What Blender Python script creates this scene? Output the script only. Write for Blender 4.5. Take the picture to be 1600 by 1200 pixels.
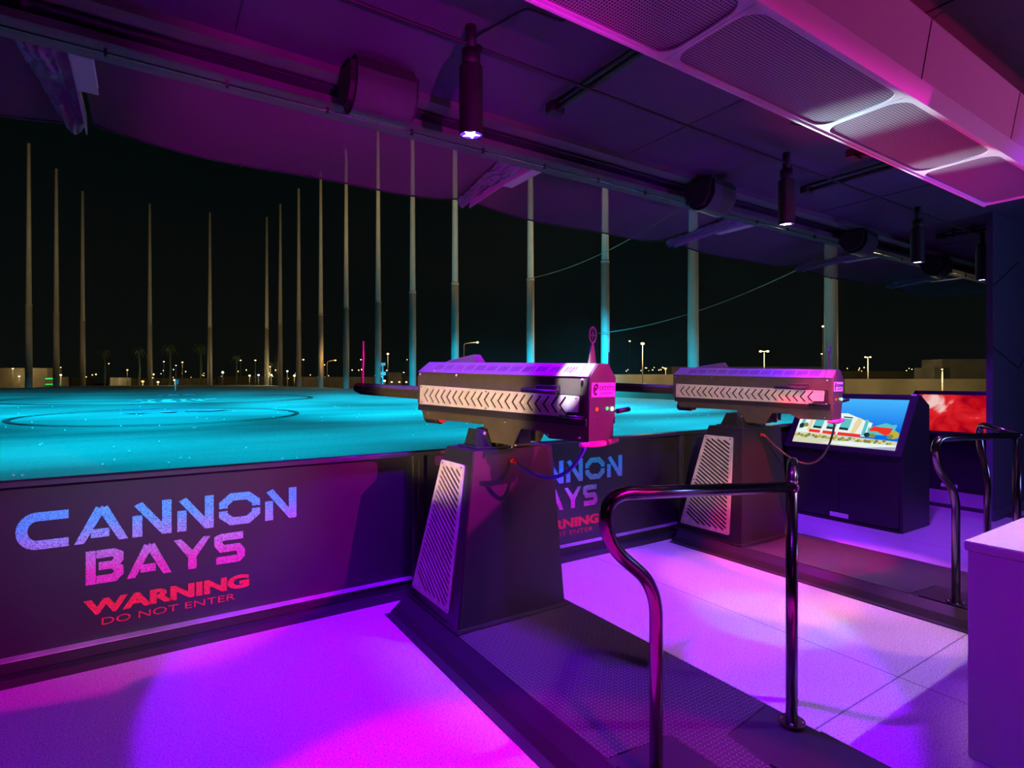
import bpy, bmesh, math, random
from mathutils import Vector, Matrix
random.seed(7)
SC = bpy.context.scene
for o in list(bpy.data.objects): bpy.data.objects.remove(o)
COL = SC.collection
PI = math.pi

# ------------------------------------------------------------------ camera
F = 874.0; CX = 800.0; HY = 595.0; H = 1.6
YAW = math.atan((CX - 230) / F)
FX, FY, RX, RY = math.sin(YAW), math.cos(YAW), math.cos(YAW), -math.sin(YAW)
cam = bpy.data.cameras.new('camera'); co = bpy.data.objects.new('camera', cam); COL.objects.link(co)
cam.sensor_fit = 'HORIZONTAL'; cam.sensor_width = 36.0; cam.lens = 36.0 * F / 1600.0
cam.shift_y = (HY - 600.0) / 1600.0
cam.clip_end = 2000; cam.clip_start = 0.05
co.location = (0, 0, H); co.rotation_euler = (PI / 2, 0, -YAW)
SC.camera = co

def far(px, d, z):                       # a spot of the far surroundings: bearing, distance, height
    a = (px - CX) / F
    return Vector(((FX + RX * a) * d, (FY + RY * a) * d, z))

# ------------------------------------------------------------------ world, exposure
w = bpy.data.worlds.new('night'); SC.world = w; w.use_nodes = True
nt = w.node_tree; nt.nodes.clear()
wo = nt.nodes.new('ShaderNodeOutputWorld'); bg = nt.nodes.new('ShaderNodeBackground')
tc = nt.nodes.new('ShaderNodeTexCoord'); sx = nt.nodes.new('ShaderNodeSeparateXYZ'); cr = nt.nodes.new('ShaderNodeValToRGB')
nt.links.new(tc.outputs['Generated'], sx.inputs[0]); nt.links.new(sx.outputs['Z'], cr.inputs[0])
cr.color_ramp.elements[0].position = 0.0; cr.color_ramp.elements[0].color = (0.0030, 0.0040, 0.0035, 1)
cr.color_ramp.elements[1].position = 0.35; cr.color_ramp.elements[1].color = (0.0008, 0.0022, 0.0026, 1)
nt.links.new(cr.outputs[0], bg.inputs[0]); bg.inputs[1].default_value = 1.0
nt.links.new(bg.outputs[0], wo.inputs[0])
SC.view_settings.view_transform = 'Standard'; SC.view_settings.look = 'None'
SC.view_settings.exposure = 0.0; SC.view_settings.gamma = 1.0
try: SC.view_settings.use_curve_mapping = False
except Exception: pass

# ------------------------------------------------------------------ lights
def aim(o, loc, tgt):
    o.location = loc
    d = Vector(tgt) - Vector(loc)
    o.rotation_euler = d.to_track_quat('-Z', 'Y').to_euler()
def spot(name, loc, tgt, col, e, ang, blend=0.1, r=0.03):
    l = bpy.data.lights.new(name, 'SPOT'); l.color = col; l.energy = e; l.spot_size = math.radians(ang)
    l.spot_blend = blend; l.shadow_soft_size = r
    o = bpy.data.objects.new(name, l); COL.objects.link(o); aim(o, loc, tgt); return o
def area(name, loc, tgt, col, e, sxx, syy):
    l = bpy.data.lights.new(name, 'AREA'); l.color = col; l.energy = e; l.shape = 'RECTANGLE'; l.size = sxx; l.size_y = syy
    o = bpy.data.objects.new(name, l); COL.objects.link(o); aim(o, loc, tgt); return o
def point(name, loc, col, e, r=0.05):
    l = bpy.data.lights.new(name, 'POINT'); l.color = col; l.energy = e; l.shadow_soft_size = r
    o = bpy.data.objects.new(name, l); COL.objects.link(o); o.location = loc; return o

VIO = (0.27, 0.0, 1.0); MAG = (1.0, 0.0, 0.62); PINK = (1.0, 0.12, 0.75); CYA = (0.0, 0.60, 1.0)
# stage lights of the deck
spot('stage_light_magenta', (0.9, -2.6, 3.4), (0.9, 0.10, 0), (0.75, 0.0, 0.50), 3400, 37, 0.05, 0.03)
spot('stage_light_magenta_wall', (3.9, -2.2, 3.3), (0.35, 4.0, 2.0), (1.0, 0.0, 0.55), 3000, 32, 0.06, 0.01)
spot('stage_light_magenta_rear', (4.0, 0.5, 2.7), (2.22, 2.5, 1.56), (1.0, 0.0, 0.60), 100, 11, 0.3, 0.02)
spot('stage_light_magenta_rear_far', (7.0, 0.6, 3.0), (5.15, 2.7, 1.45), (1.0, 0.0, 0.60), 60, 16, 0.4, 0.03)
spot('stage_light_violet_low', (-1.2, 2.0, 3.4), (-1.0, 2.4, 0), (0.30, 0.0, 1.0), 300, 96, 0.4, 0.05)
spot('stage_light_violet_corner', (2.85, 1.9, 3.4), (3.0, 1.0, 0), (0.25, 0.0, 1.0), 230, 44, 0.3, 0.05)
spot('stage_light_violet', (1.98, 2.75, 3.4), (2.0, 2.9, 0), (0.22, 0.0, 1.0), 1250, 63, 0.05, 0.04)
spot('stage_light_violet_left', (-1.9, 1.2, 3.3), (1.5, 3.3, 0.4), (0.24, 0.0, 1.0), 600, 30, 0.2, 0.03)
spot('stage_light_violet_cannon', (1.75, 3.05, 3.42), (1.85, 3.4, 1.6), (0.14, 0.0, 1.0), 620, 62, 0.3, 0.03)
spot('stage_light_violet_cannon_far', (4.75, 3.2, 3.42), (4.85, 3.5, 1.6), (0.16, 0.0, 1.0), 460, 56, 0.3, 0.03)
spot('roof_highlight_spot', (1.5, 1.9, 3.4), (2.08, 2.50, 1.66), (0.9, 0.85, 1.0), 2200, 7, 0.3, 0.02)  # added tight spot for the glossy highlight at the roof end
spot('stage_light_tread_far', (5.3, 1.8, 3.4), (4.95, 2.35, 0), (0.75, 0.10, 1.0), 420, 36, 0.4, 0.03)
spot('stage_light_violet_right', (5.6, 2.2, 3.4), (6.2, 2.6, 0), (0.25, 0.03, 1.0), 330, 100, 0.3, 0.06)
spot('stage_light_violet_kiosk', (4.4, 1.9, 3.3), (6.7, 3.2, 0.6), (0.25, 0.02, 1.0), 420, 50, 0.3, 0.06)
spot('stage_light_violet_far', (9.2, 3.0, 3.4), (9.2, 3.0, 0), (0.2, 0.0, 1.0), 160, 110, 0.4, 0.06)
spot('stage_light_pink', (4.6, 0.2, 3.4), (2.9, 3.1, 0), (1.0, 0.08, 0.75), 260, 28, 0.12, 0.04)
spot('stage_light_salmon', (3.6, 0.2, 3.4), (4.0, 2.6, 0), (1.0, 0.26, 0.08), 640, 19, 0.3, 0.04)
spot('stage_light_salmon_right', (4.6, 0.2, 3.4), (4.1, 1.75, 0), (1.0, 0.34, 0.20), 300, 15, 0.15, 0.03)
spot('stage_light_lilac', (4.4, 0.1, 3.4), (3.5, 1.9, 0), (0.56, 0.40, 0.80), 330, 54, 0.2, 0.02)
spot('stage_light_ice', (4.2, 0.4, 3.4), (3.55, 2.2, 0), (0.20, 0.85, 0.9), 230, 14, 0.3, 0.04)
spot('stage_light_red', (4.3, 2.0, 3.4), (4.95, 2.85, 0), (1.0, 0.0, 0.10), 1300, 27, 0.3, 0.04)
spot('stage_light_counter', (3.7, 1.9, 3.4), (3.5, 0.4, 0.92), (1.0, 0.45, 0.85), 150, 40, 0.5, 0.05)
spot('stage_light_counter_side', (0.4, 0.2, 2.9), (2.9, 0.6, 0.4), (0.20, 0.0, 1.0), 130, 40, 0.5, 0.05)
spot('stage_light_red_pedestal', (2.9, 2.2, 3.4), (2.22, 3.2, 1.16), (1.0, 0.0, 0.06), 700, 11, 0.3, 0.02)
spot('stage_light_cyan_sign', (0.2, -0.5, 2.6), (0.12, 4.0, 0.90), (0.0, 0.80, 1.0), 620, 26, 1.0, 0.03)
spot('stage_light_cyan_sign_far', (3.2, 0.2, 2.6), (3.45, 4.0, 0.78), (0.0, 0.75, 1.0), 170, 20, 1.0, 0.03)
spot('warm_side_light', (-1.6, 0.9, 0.9), (1.8, 3.6, 1.58), (1.0, 0.72, 0.22), 1150, 22, 0.4, 0.05)
spot('warm_side_light_far', (1.2, -0.6, 2.9), (4.8, 3.3, 1.25), (1.0, 0.72, 0.25), 850, 19, 0.4, 0.05)
spot('fixture_beam', (2.4, 3.3, 2.0), (2.95, 1.50, 2.93), (0.6, 0.92, 1.0), 800, 16, 1.0, 0.03)
spot('fixture_beam_second', (3.6, 3.2, 2.0), (4.06, 1.3, 2.93), (0.65, 0.85, 1.0), 500, 12, 1.0, 0.03)
spot('fixture_beam_magenta', (5.4, -2.4, 2.0), (3.0, 1.3, 3.1), (1.0, 0.0, 0.28), 190, 60, 0.6, 0.05)
spot('fixture_beam_magenta_low', (4.0, 3.0, 1.9), (4.2, 1.3, 2.95), (1.0, 0.0, 0.16), 170, 90, 0.8, 0.05)
spot('net_uplight', (0.4, -1.6, 0.9), (1.5, 4.8, 3.45), (0.85, 0.0, 0.75), 800, 30, 0.6, 0.04)
spot('net_uplight_right', (4.2, -1.2, 1.3), (5.4, 4.8, 3.45), (0.30, 0.0, 1.0), 260, 44, 0.6, 0.04)
area('bounce_fill_magenta', (0.0, -1.6, 1.9), (0.9, 2.0, 3.5), (0.8, 0.0, 0.55), 1.6, 0.6, 0.6)  # added fill light standing in for bounce onto the ceiling
area('bounce_fill_blue', (7.5, -1.4, 1.8), (6.5, 1.6, 3.5), (0.20, 0.34, 1.0), 46, 0.8, 0.8)  # added blue fill in place of bounced light on the right ceiling
# floodlights of the range, on the roof edge above the deck
def flood(lx, azd, eld, e, cone, blend, col=CYA):
    az, el = math.radians(azd), math.radians(eld)
    spot('range_flood', (lx, 6, 17), (lx + math.sin(az) * 20, 6 + math.cos(az) * 20, 17 - 20 * math.tan(el)), col, e, cone, blend, 0.5)
for lx, az in ((-8, 0), (0, 12), (8, 30), (16, 44)): flood(lx, az, 42, 46000, 52, 1.0)
for lx, az in ((-10, -4), (-4, 8), (2, 19), (8, 30), (12, 37)): flood(lx, az, 23, 280000, 31, 1.0)
for lx, az in ((-10, -2), (-6, 6), (-2, 14), (2, 21), (6, 28), (12, 34)): flood(lx, az, 14, 480000, 18, 0.9)
flood(0, 1, 24, 70000, 9, 0.9, (0.0, 0.10, 1.0))
spot('range_flood_warm', (-6, 7, 19), (0, 130, 64), (1.0, 0.70, 0.26), 105000, 56, 0.4, 0.5)
spot('range_flood_warm', (0, 7, 19), (75, 118, 66), (1.0, 0.72, 0.30), 70000, 50, 0.4, 0.5)
spot('range_flood_warm_right', (20, 6, 17), (50, 34, 16), (1.0, 0.78, 0.55), 6000, 60, 0.3, 0.5)

# ------------------------------------------------------------------ materials
def mat(name, col, rough=0.5, metal=0.0, emit=None, es=0.0, bump=0.0, bscale=60.0, var=0.0, spec=0.5, vscale=6.0):
    m = bpy.data.materials.new(name); m.use_nodes = True
    n = m.node_tree.nodes; L = m.node_tree.links
    b = n['Principled BSDF']
    b.inputs['Base Color'].default_value = (*col, 1); b.inputs['Roughness'].default_value = rough
    b.inputs['Metallic'].default_value = metal
    b.inputs['Specular IOR Level'].default_value = spec
    if emit: b.inputs['Emission Color'].default_value = (*emit, 1); b.inputs['Emission Strength'].default_value = es
    t = n.new('ShaderNodeTexCoord')
    if var > 0:
        no = n.new('ShaderNodeTexNoise'); no.inputs['Scale'].default_value = vscale; no.inputs['Detail'].default_value = 6
        L.new(t.outputs['Object'], no.inputs['Vector'])
        r = n.new('ShaderNodeValToRGB'); r.color_ramp.elements[0].position = 0.3; r.color_ramp.elements[1].position = 0.7
        r.color_ramp.elements[0].color = (*[c * (1 - var) for c in col], 1)
        r.color_ramp.elements[1].color = (*[min(1, c * (1 + var)) for c in col], 1)
        L.new(no.outputs['Fac'], r.inputs[0]); L.new(r.outputs[0], b.inputs['Base Color'])
    if bump > 0:
        no = n.new('ShaderNodeTexNoise'); no.inputs['Scale'].default_value = bscale; no.inputs['Detail'].default_value = 4
        L.new(t.outputs['Object'], no.inputs['Vector'])
        bp = n.new('ShaderNodeBump'); bp.inputs['Strength'].default_value = bump; bp.inputs['Distance'].default_value = 0.01
        L.new(no.outputs['Fac'], bp.inputs['Height']); L.new(bp.outputs[0], b.inputs['Normal'])
    return m
def emis(name, col, s):
    m = bpy.data.materials.new(name); m.use_nodes = True
    n = m.node_tree.nodes; n.clear()
    e = n.new('ShaderNodeEmission'); e.inputs[0].default_value = (*col, 1); e.inputs[1].default_value = s
    o = n.new('ShaderNodeOutputMaterial'); m.node_tree.links.new(e.outputs[0], o.inputs[0]); return m
def mth(nt, op, a, b=None, c=None):
    m = nt.nodes.new('ShaderNodeMath'); m.operation = op
    for i, v in enumerate((a, b, c)):
        if v is None: continue
        if isinstance(v, (int, float)): m.inputs[i].default_value = v
        else: nt.links.new(v, m.inputs[i])
    return m.outputs[0]

M = {}
M['black'] = mat('black_powder_coat', (0.022, 0.021, 0.023), 0.42, bump=0.05, bscale=300)
M['panel'] = mat('dark_satin_panel', (0.022, 0.020, 0.023), 0.36, var=0.08, vscale=2)
M['gun'] = mat('gunmetal_paint', (0.10, 0.085, 0.07), 0.45, metal=0.3, bump=0.05, bscale=200, var=0.1, vscale=12)
M['roof'] = mat('satin_roof_paint', (0.16, 0.14, 0.15), 0.35, metal=0.2, bump=0.04, bscale=200)
M['ledge'] = mat('highlight_metal_ledge', (0.42, 0.34, 0.40), 0.4, metal=0.2, var=0.25, vscale=5)  # lighter tone paints the bright highlight line along the panel ledge
M['deepblack'] = mat('matt_black', (0.012, 0.012, 0.012), 0.6)
M['steel'] = mat('brushed_steel', (0.82, 0.74, 0.68), 0.40, metal=0.3, bump=0.12, bscale=90, var=0.16, vscale=14)
M['chrome'] = mat('polished_dark_chrome', (0.24, 0.20, 0.22), 0.17, metal=1.0)
M['bolt'] = mat('bolt_steel', (0.8, 0.78, 0.78), 0.25, metal=0.8)
M['white'] = mat('white_laminate', (0.78, 0.76, 0.76), 0.4, var=0.02)
M['whitepaint'] = mat('white_painted_steel', (0.7, 0.7, 0.7), 0.4)
M['cable'] = mat('black_rubber_cable', (0.05, 0.05, 0.06), 0.4)
M['blue_cable'] = mat('blue_sheathed_cable', (0.12, 0.12, 0.75), 0.35)
M['red'] = mat('red_lens', (0.75, 0.03, 0.04), 0.25)
M['pinkgrip'] = mat('clear_pink_grip', (0.85, 0.12, 0.40), 0.3, bump=0.3, bscale=80)
M['partition'] = mat('dark_violet_partition', (0.075, 0.055, 0.095), 0.55, var=0.05)
M['ceil'] = mat('painted_concrete_ceiling', (0.062, 0.060, 0.090), 0.8, bump=0.2, bscale=8, var=0.16, vscale=1.2)
M['beam'] = mat('painted_beam', (0.11, 0.08, 0.10), 0.5, var=0.1)
M['pole'] = mat('galvanised_pole', (0.52, 0.48, 0.42), 0.6, var=0.1, vscale=0.5)
M['lamppole'] = mat('weathered_dark_pole', (0.10, 0.09, 0.07), 0.8)
M['tan'] = mat('tan_stucco', (0.32, 0.27, 0.18), 0.9, var=0.35, vscale=0.15)
M['dirt'] = mat('dry_dirt', (0.16, 0.14, 0.09), 0.95, var=0.35, vscale=0.08)
M['pale'] = mat('pale_stucco', (0.5, 0.48, 0.40), 0.9, var=0.25, vscale=0.3)
M['sticker'] = mat('pink_white_sticker', (0.85, 0.62, 0.72), 0.5)
M['ink'] = mat('dark_ink', (0.05, 0.01, 0.04), 0.5)
M['palm'] = mat('palm_green', (0.06, 0.10, 0.06), 0.8, var=0.3)
M['amber'] = emis('amber_lamp', (1.0, 0.50, 0.12), 7)
M['warmw'] = emis('warm_white_lamp', (1.0, 0.78, 0.34), 9)
M['coolw'] = emis('cool_white_lamp', (0.8, 0.95, 1.0), 5)
M['greenl'] = emis('green_indicator', (0.08, 1.0, 0.25), 2.0)
M['greenw'] = emis('green_white_indicator', (0.4, 1.0, 0.6), 4.0)
M['orangel'] = emis('orange_indicator', (1.0, 0.10, 0.02), 1.1)
M['violetl'] = emis('violet_lamp_lens', (0.25, 0.05, 1.0), 1.0)
M['starl'] = emis('star_aperture', (0.85, 0.75, 1.0), 6.0)

# floor: polished concrete with aggregate and saw-cut joints
def floor_mat():
    m = bpy.data.materials.new('polished_concrete'); m.use_nodes = True; nt = m.node_tree; n = nt.nodes; L = nt.links
    b = n['Principled BSDF']; t = n.new('ShaderNodeTexCoord')
    v = n.new('ShaderNodeTexVoronoi'); v.inputs['Scale'].default_value = 75; L.new(t.outputs['Object'], v.inputs['Vector'])
    no = n.new('ShaderNodeTexNoise'); no.inputs['Scale'].default_value = 130; no.inputs['Detail'].default_value = 3; L.new(t.outputs['Object'], no.inputs['Vector'])
    n2 = n.new('ShaderNodeTexNoise'); n2.inputs['Scale'].default_value = 1.7; n2.inputs['Detail'].default_value = 6; L.new(t.outputs['Object'], n2.inputs['Vector'])
    r = n.new('ShaderNodeValToRGB'); r.color_ramp.elements[0].position = 0.30; r.color_ramp.elements[0].color = (0.22, 0.21, 0.20, 1)
    r.color_ramp.elements[1].position = 0.56; r.color_ramp.elements[1].color = (0.62, 0.60, 0.59, 1)
    L.new(no.outputs['Fac'], r.inputs[0])
    sp = n.new('ShaderNodeValToRGB'); sp.color_ramp.elements[0].position = 0.10; sp.color_ramp.elements[0].color = (0.62, 0.62, 0.62, 1)
    sp.color_ramp.elements[1].position = 0.17; sp.color_ramp.elements[1].color = (1, 1, 1, 1); L.new(v.outputs['Distance'], sp.inputs[0])
    mx = n.new('ShaderNodeMixRGB'); mx.blend_type = 'MULTIPLY'; mx.inputs[0].default_value = 0.6
    L.new(r.outputs[0], mx.inputs[1]); L.new(sp.outputs[0], mx.inputs[2])
    xyz = n.new('ShaderNodeSeparateXYZ'); L.new(t.outputs['Object'], xyz.inputs[0])
    # joints at x = 3.4 (+3 k) and y = 1.39 (+3 k)
    def joint(c, off):
        f = mth(nt, 'FRACT', mth(nt, 'DIVIDE', mth(nt, 'SUBTRACT', c, off - 1.5), 3.0))
        return mth(nt, 'LESS_THAN', mth(nt, 'ABSOLUTE', mth(nt, 'SUBTRACT', f, 0.5)), 0.0013)
    right = mth(nt, 'GREATER_THAN', xyz.outputs['X'], 2.0)
    j = mth(nt, 'MULTIPLY', mth(nt, 'MAXIMUM', joint(xyz.outputs['X'], 3.4), joint(xyz.outputs['Y'], 1.39)), right)
    mj = n.new('ShaderNodeMixRGB'); L.new(j, mj.inputs[0]); L.new(mx.outputs[0], mj.inputs[1]); mj.inputs[2].default_value = (0.16, 0.15, 0.15, 1)
    L.new(mj.outputs[0], b.inputs['Base Color'])
    rr = n.new('ShaderNodeMapRange'); rr.inputs['To Min'].default_value = 0.34; rr.inputs['To Max'].default_value = 0.5
    L.new(n2.outputs['Fac'], rr.inputs['Value']); L.new(rr.outputs[0], b.inputs['Roughness'])
    return m
M['floor'] = floor_mat()

# diamond plate
def diamond_mat():
    m = bpy.data.materials.new('black_diamond_plate'); m.use_nodes = True; nt = m.node_tree; n = nt.nodes; L = nt.links
    b = n['Principled BSDF']; t = n.new('ShaderNodeTexCoord'); s = n.new('ShaderNodeSeparateXYZ'); L.new(t.outputs['Object'], s.inputs[0])
    k = 1 / 0.021
    x = mth(nt, 'MULTIPLY', s.outputs['X'], k); y = mth(nt, 'MULTIPLY', s.outputs['Y'], k)
    par = mth(nt, 'MODULO', mth(nt, 'ADD', mth(nt, 'ADD', mth(nt, 'FLOOR', x), mth(nt, 'FLOOR', y)), 1000.0), 2.0)
    sg = mth(nt, 'SUBTRACT', mth(nt, 'MULTIPLY', par, 2.0), 1.0)
    fx_ = mth(nt, 'SUBTRACT', mth(nt, 'FRACT', x), 0.5); fy_ = mth(nt, 'SUBTRACT', mth(nt, 'FRACT', y), 0.5)
    fys = mth(nt, 'MULTIPLY', fy_, sg)
    a = mth(nt, 'MULTIPLY', mth(nt, 'ADD', fx_, fys), 0.7071); c = mth(nt, 'MULTIPLY', mth(nt, 'SUBTRACT', fx_, fys), 0.7071)
    e = mth(nt, 'ADD', mth(nt, 'POWER', mth(nt, 'ABSOLUTE', mth(nt, 'DIVIDE', a, 0.50)), 2.0), mth(nt, 'POWER', mth(nt, 'ABSOLUTE', mth(nt, 'DIVIDE', c, 0.14)), 2.0))
    h = mth(nt, 'SUBTRACT', 1.0, mth(nt, 'MINIMUM', e, 1.0))
    bp = n.new('ShaderNodeBump'); bp.inputs['Strength'].default_value = 1.0; bp.inputs['Distance'].default_value = 0.006
    L.new(h, bp.inputs['Height']); L.new(bp.outputs[0], b.inputs['Normal'])
    mr = n.new('ShaderNodeMixRGB'); L.new(h, mr.inputs[0]); mr.inputs[1].default_value = (0.05, 0.047, 0.05, 1); mr.inputs[2].default_value = (0.30, 0.28, 0.29, 1)
    L.new(mr.outputs[0], b.inputs['Base Color']); b.inputs['Roughness'].default_value = 0.36; b.inputs['Metallic'].default_value = 0.2
    return m
M['diamond'] = diamond_mat()

# perforated mesh of the ceiling fixture
def perf_mat():
    m = bpy.data.materials.new('perforated_mesh'); m.use_nodes = True; nt = m.node_tree; n = nt.nodes; L = nt.links
    b = n['Principled BSDF']; t = n.new('ShaderNodeTexCoord'); s = n.new('ShaderNodeSeparateXYZ'); L.new(t.outputs['Object'], s.inputs[0])
    def ln(c, p):
        f = mth(nt, 'FRACT', mth(nt, 'DIVIDE', c, p)); return mth(nt, 'LESS_THAN', f, 0.30)
    g = mth(nt, 'MAXIMUM', ln(s.outputs['X'], 0.013), ln(s.outputs['Y'], 0.013))
    mr = n.new('ShaderNodeMixRGB'); L.new(g, mr.inputs[0]); mr.inputs[1].default_value = (0.02, 0.015, 0.02, 1); mr.inputs[2].default_value = (0.36, 0.30, 0.33, 1)
    L.new(mr.outputs[0], b.inputs['Base Color']); b.inputs['Roughness'].default_value = 0.4
    return m
M['perf'] = perf_mat()

def turf_mat():
    m = bpy.data.materials.new('turf'); m.use_nodes = True; nt = m.node_tree; n = nt.nodes; L = nt.links
    b = n['Principled BSDF']; t = n.new('ShaderNodeTexCoord'); b.inputs['Roughness'].default_value = 0.9
    mp = n.new('ShaderNodeMapping'); mp.inputs['Scale'].default_value = (0.045, 0.16, 1); L.new(t.outputs['Object'], mp.inputs['Vector'])
    no = n.new('ShaderNodeTexNoise'); no.inputs['Scale'].default_value = 1.0; no.inputs['Detail'].default_value = 5; L.new(mp.outputs[0], no.inputs['Vector'])
    n2 = n.new('ShaderNodeTexNoise'); n2.inputs['Scale'].default_value = 9.0; n2.inputs['Detail'].default_value = 8; L.new(t.outputs['Object'], n2.inputs['Vector'])
    r = n.new('ShaderNodeValToRGB'); r.color_ramp.elements[0].position = 0.36; r.color_ramp.elements[0].color = (0.16, 0.33, 0.29, 1)
    r.color_ramp.elements[1].position = 0.62; r.color_ramp.elements[1].color = (0.34, 0.68, 0.58, 1); L.new(no.outputs['Fac'], r.inputs[0])
    mx = n.new('ShaderNodeMixRGB'); mx.blend_type = 'MULTIPLY'; mx.inputs[0].default_value = 0.5; L.new(r.outputs[0], mx.inputs[1]); L.new(n2.outputs['Fac'], mx.inputs[2])
    L.new(mx.outputs[0], b.inputs['Base Color'])
    return m
M['turf'] = turf_mat()
M['ring'] = mat('dark_turf_line', (0.03, 0.05, 0.045), 0.9)
M['golfball'] = mat('white_ball', (0.9, 0.9, 0.88), 0.4)

def letter_mat(name, c0, c1, z0, z1):
    m = bpy.data.materials.new(name); m.use_nodes = True; nt = m.node_tree; n = nt.nodes; L = nt.links
    b = n['Principled BSDF']; t = n.new('ShaderNodeTexCoord'); s = n.new('ShaderNodeSeparateXYZ'); L.new(t.outputs['Object'], s.inputs[0])
    mr = n.new('ShaderNodeMapRange'); mr.inputs['From Min'].default_value = z0; mr.inputs['From Max'].default_value = z1
    L.new(s.outputs['Z'], mr.inputs['Value'])
    mx = n.new('ShaderNodeMixRGB'); L.new(mr.outputs[0], mx.inputs[0]); mx.inputs[1].default_value = (*c0, 1); mx.inputs[2].default_value = (*c1, 1)
    no = n.new('ShaderNodeTexNoise'); no.inputs['Scale'].default_value = 240; no.inputs['Detail'].default_value = 2; L.new(t.outputs['Object'], no.inputs['Vector'])
    r = n.new('ShaderNodeValToRGB'); r.color_ramp.elements[0].position = 0.38; r.color_ramp.elements[0].color = (0.25, 0.25, 0.25, 1)
    r.color_ramp.elements[1].position = 0.56; L.new(no.outputs['Fac'], r.inputs[0])
    ml = n.new('ShaderNodeMixRGB'); ml.blend_type = 'MULTIPLY'; ml.inputs[0].default_value = 1; L.new(mx.outputs[0], ml.inputs[1]); L.new(r.outputs[0], ml.inputs[2])
    L.new(ml.outputs[0], b.inputs['Base Color']); b.inputs['Roughness'].default_value = 0.5
    return m

def net_mat(name, col, dens):
    m = bpy.data.materials.new(name); m.use_nodes = True; nt = m.node_tree; n = nt.nodes; n.clear(); L = nt.links
    d = n.new('ShaderNodeBsdfDiffuse'); d.inputs[0].default_value = (*col, 1)
    tr = n.new('ShaderNodeBsdfTransparent'); mx = n.new('ShaderNodeMixShader'); mx.inputs[0].default_value = dens
    o = n.new('ShaderNodeOutputMaterial'); L.new(tr.outputs[0], mx.inputs[1]); L.new(d.outputs[0], mx.inputs[2]); L.new(mx.outputs[0], o.inputs[0])
    return m
M['net'] = net_mat('black_net', (0.30, 0.24, 0.30), 0.62)
M['rangenet'] = net_mat('range_net', (0.06, 0.055, 0.05), 0.10)
def fabric():
    m = mat('bunched_net_fabric', (0.28, 0.30, 0.36), 0.6)
    nt = m.node_tree; n = nt.nodes; L = nt.links; t = n.new('ShaderNodeTexCoord')
    wv = n.new('ShaderNodeTexWave'); wv.inputs['Scale'].default_value = 6; wv.inputs['Distortion'].default_value = 5; L.new(t.outputs['Object'], wv.inputs['Vector'])
    bp = n.new('ShaderNodeBump'); bp.inputs['Strength'].default_value = 0.8; bp.inputs['Distance'].default_value = 0.03
    L.new(wv.outputs['Fac'], bp.inputs['Height']); L.new(bp.outputs[0], n['Principled BSDF'].inputs['Normal']); return m
M['fabric'] = fabric()

# ------------------------------------------------------------------ mesh helpers
class MB:
    def __init__(s): s.b = bmesh.new()
    def box(s, x0, x1, y0, y1, z0, z1):
        v = [s.b.verts.new((x, y, z)) for x in (x0, x1) for y in (y0, y1) for z in (z0, z1)]
        for f in ((0, 1, 3, 2), (4, 6, 7, 5), (0, 4, 5, 1), (2, 3, 7, 6), (0, 2, 6, 4), (1, 5, 7, 3)): s.b.faces.new([v[i] for i in f])
        return s
    def hexa(s, bot, top):
        vb = [s.b.verts.new(p) for p in bot]; vt = [s.b.verts.new(p) for p in top]; n = len(bot)
        s.b.faces.new(vb[::-1]); s.b.faces.new(vt)
        for i in range(n): s.b.faces.new([vb[i], vb[(i + 1) % n], vt[(i + 1) % n], vt[i]])
        return s
    def tube(s, pts, r, seg=14, cap=True, r2=None):
        pts = [Vector(p) for p in pts]; rings = []; N = len(pts); up = None
        for i, p in enumerate(pts):
            d = (pts[min(i + 1, N - 1)] - pts[max(i - 1, 0)]).normalized()
            if up is None:
                up = Vector((0, 0, 1)) if abs(d.z) < 0.9 else Vector((1, 0, 0))
            a = d.cross(up).normalized(); bb = a.cross(d).normalized(); up = bb
            rr = r if r2 is None else r + (r2 - r) * i / (N - 1)
            rings.append([s.b.verts.new(p + (a * math.cos(t) + bb * math.sin(t)) * rr) for t in [2 * PI * k / seg for k in range(seg)]])
        for i in range(N - 1):
            for k in range(seg):
                f = s.b.faces.new([rings[i][k], rings[i][(k + 1) % seg], rings[i + 1][(k + 1) % seg], rings[i + 1][k]]); f.smooth = True
        if cap: s.b.faces.new(rings[0][::-1]); s.b.faces.new(rings[-1])
        return s
    def ball(s, c, r, seg=12, sc=(1, 1, 1)):
        g = bmesh.ops.create_uvsphere(s.b, u_segments=seg, v_segments=max(6, seg // 2), radius=r)
        for v in g['verts']: v.co = Vector((v.co.x * sc[0], v.co.y * sc[1], v.co.z * sc[2])) + Vector(c)
        for v in g['verts']:
            for f in v.link_faces: f.smooth = True
        return s
    def quad(s, *p): s.b.faces.new([s.b.verts.new(q) for q in p]); return s
    def bevel(s, w=0.004, seg=2):
        bmesh.ops.recalc_face_normals(s.b, faces=s.b.faces)
        bmesh.ops.bevel(s.b, geom=[e for e in s.b.edges if len(e.link_faces) == 2 and e.calc_face_angle(0) > 0.5], offset=w, segments=seg, affect='EDGES', clamp_overlap=True)
        return s
    def build(s, name, m, parent=None, mtx=None, recalc=True):
        if recalc: bmesh.ops.recalc_face_normals(s.b, faces=s.b.faces)
        me = bpy.data.meshes.new(name)
        if mtx is not None: s.b.transform(mtx)
        s.b.to_mesh(me); s.b.free()
        for mm in (m if isinstance(m, (list, tuple)) else [m]): me.materials.append(mm)
        o = bpy.data.objects.new(name, me); COL.objects.link(o)
        if parent: o.parent = parent
        return o
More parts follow.
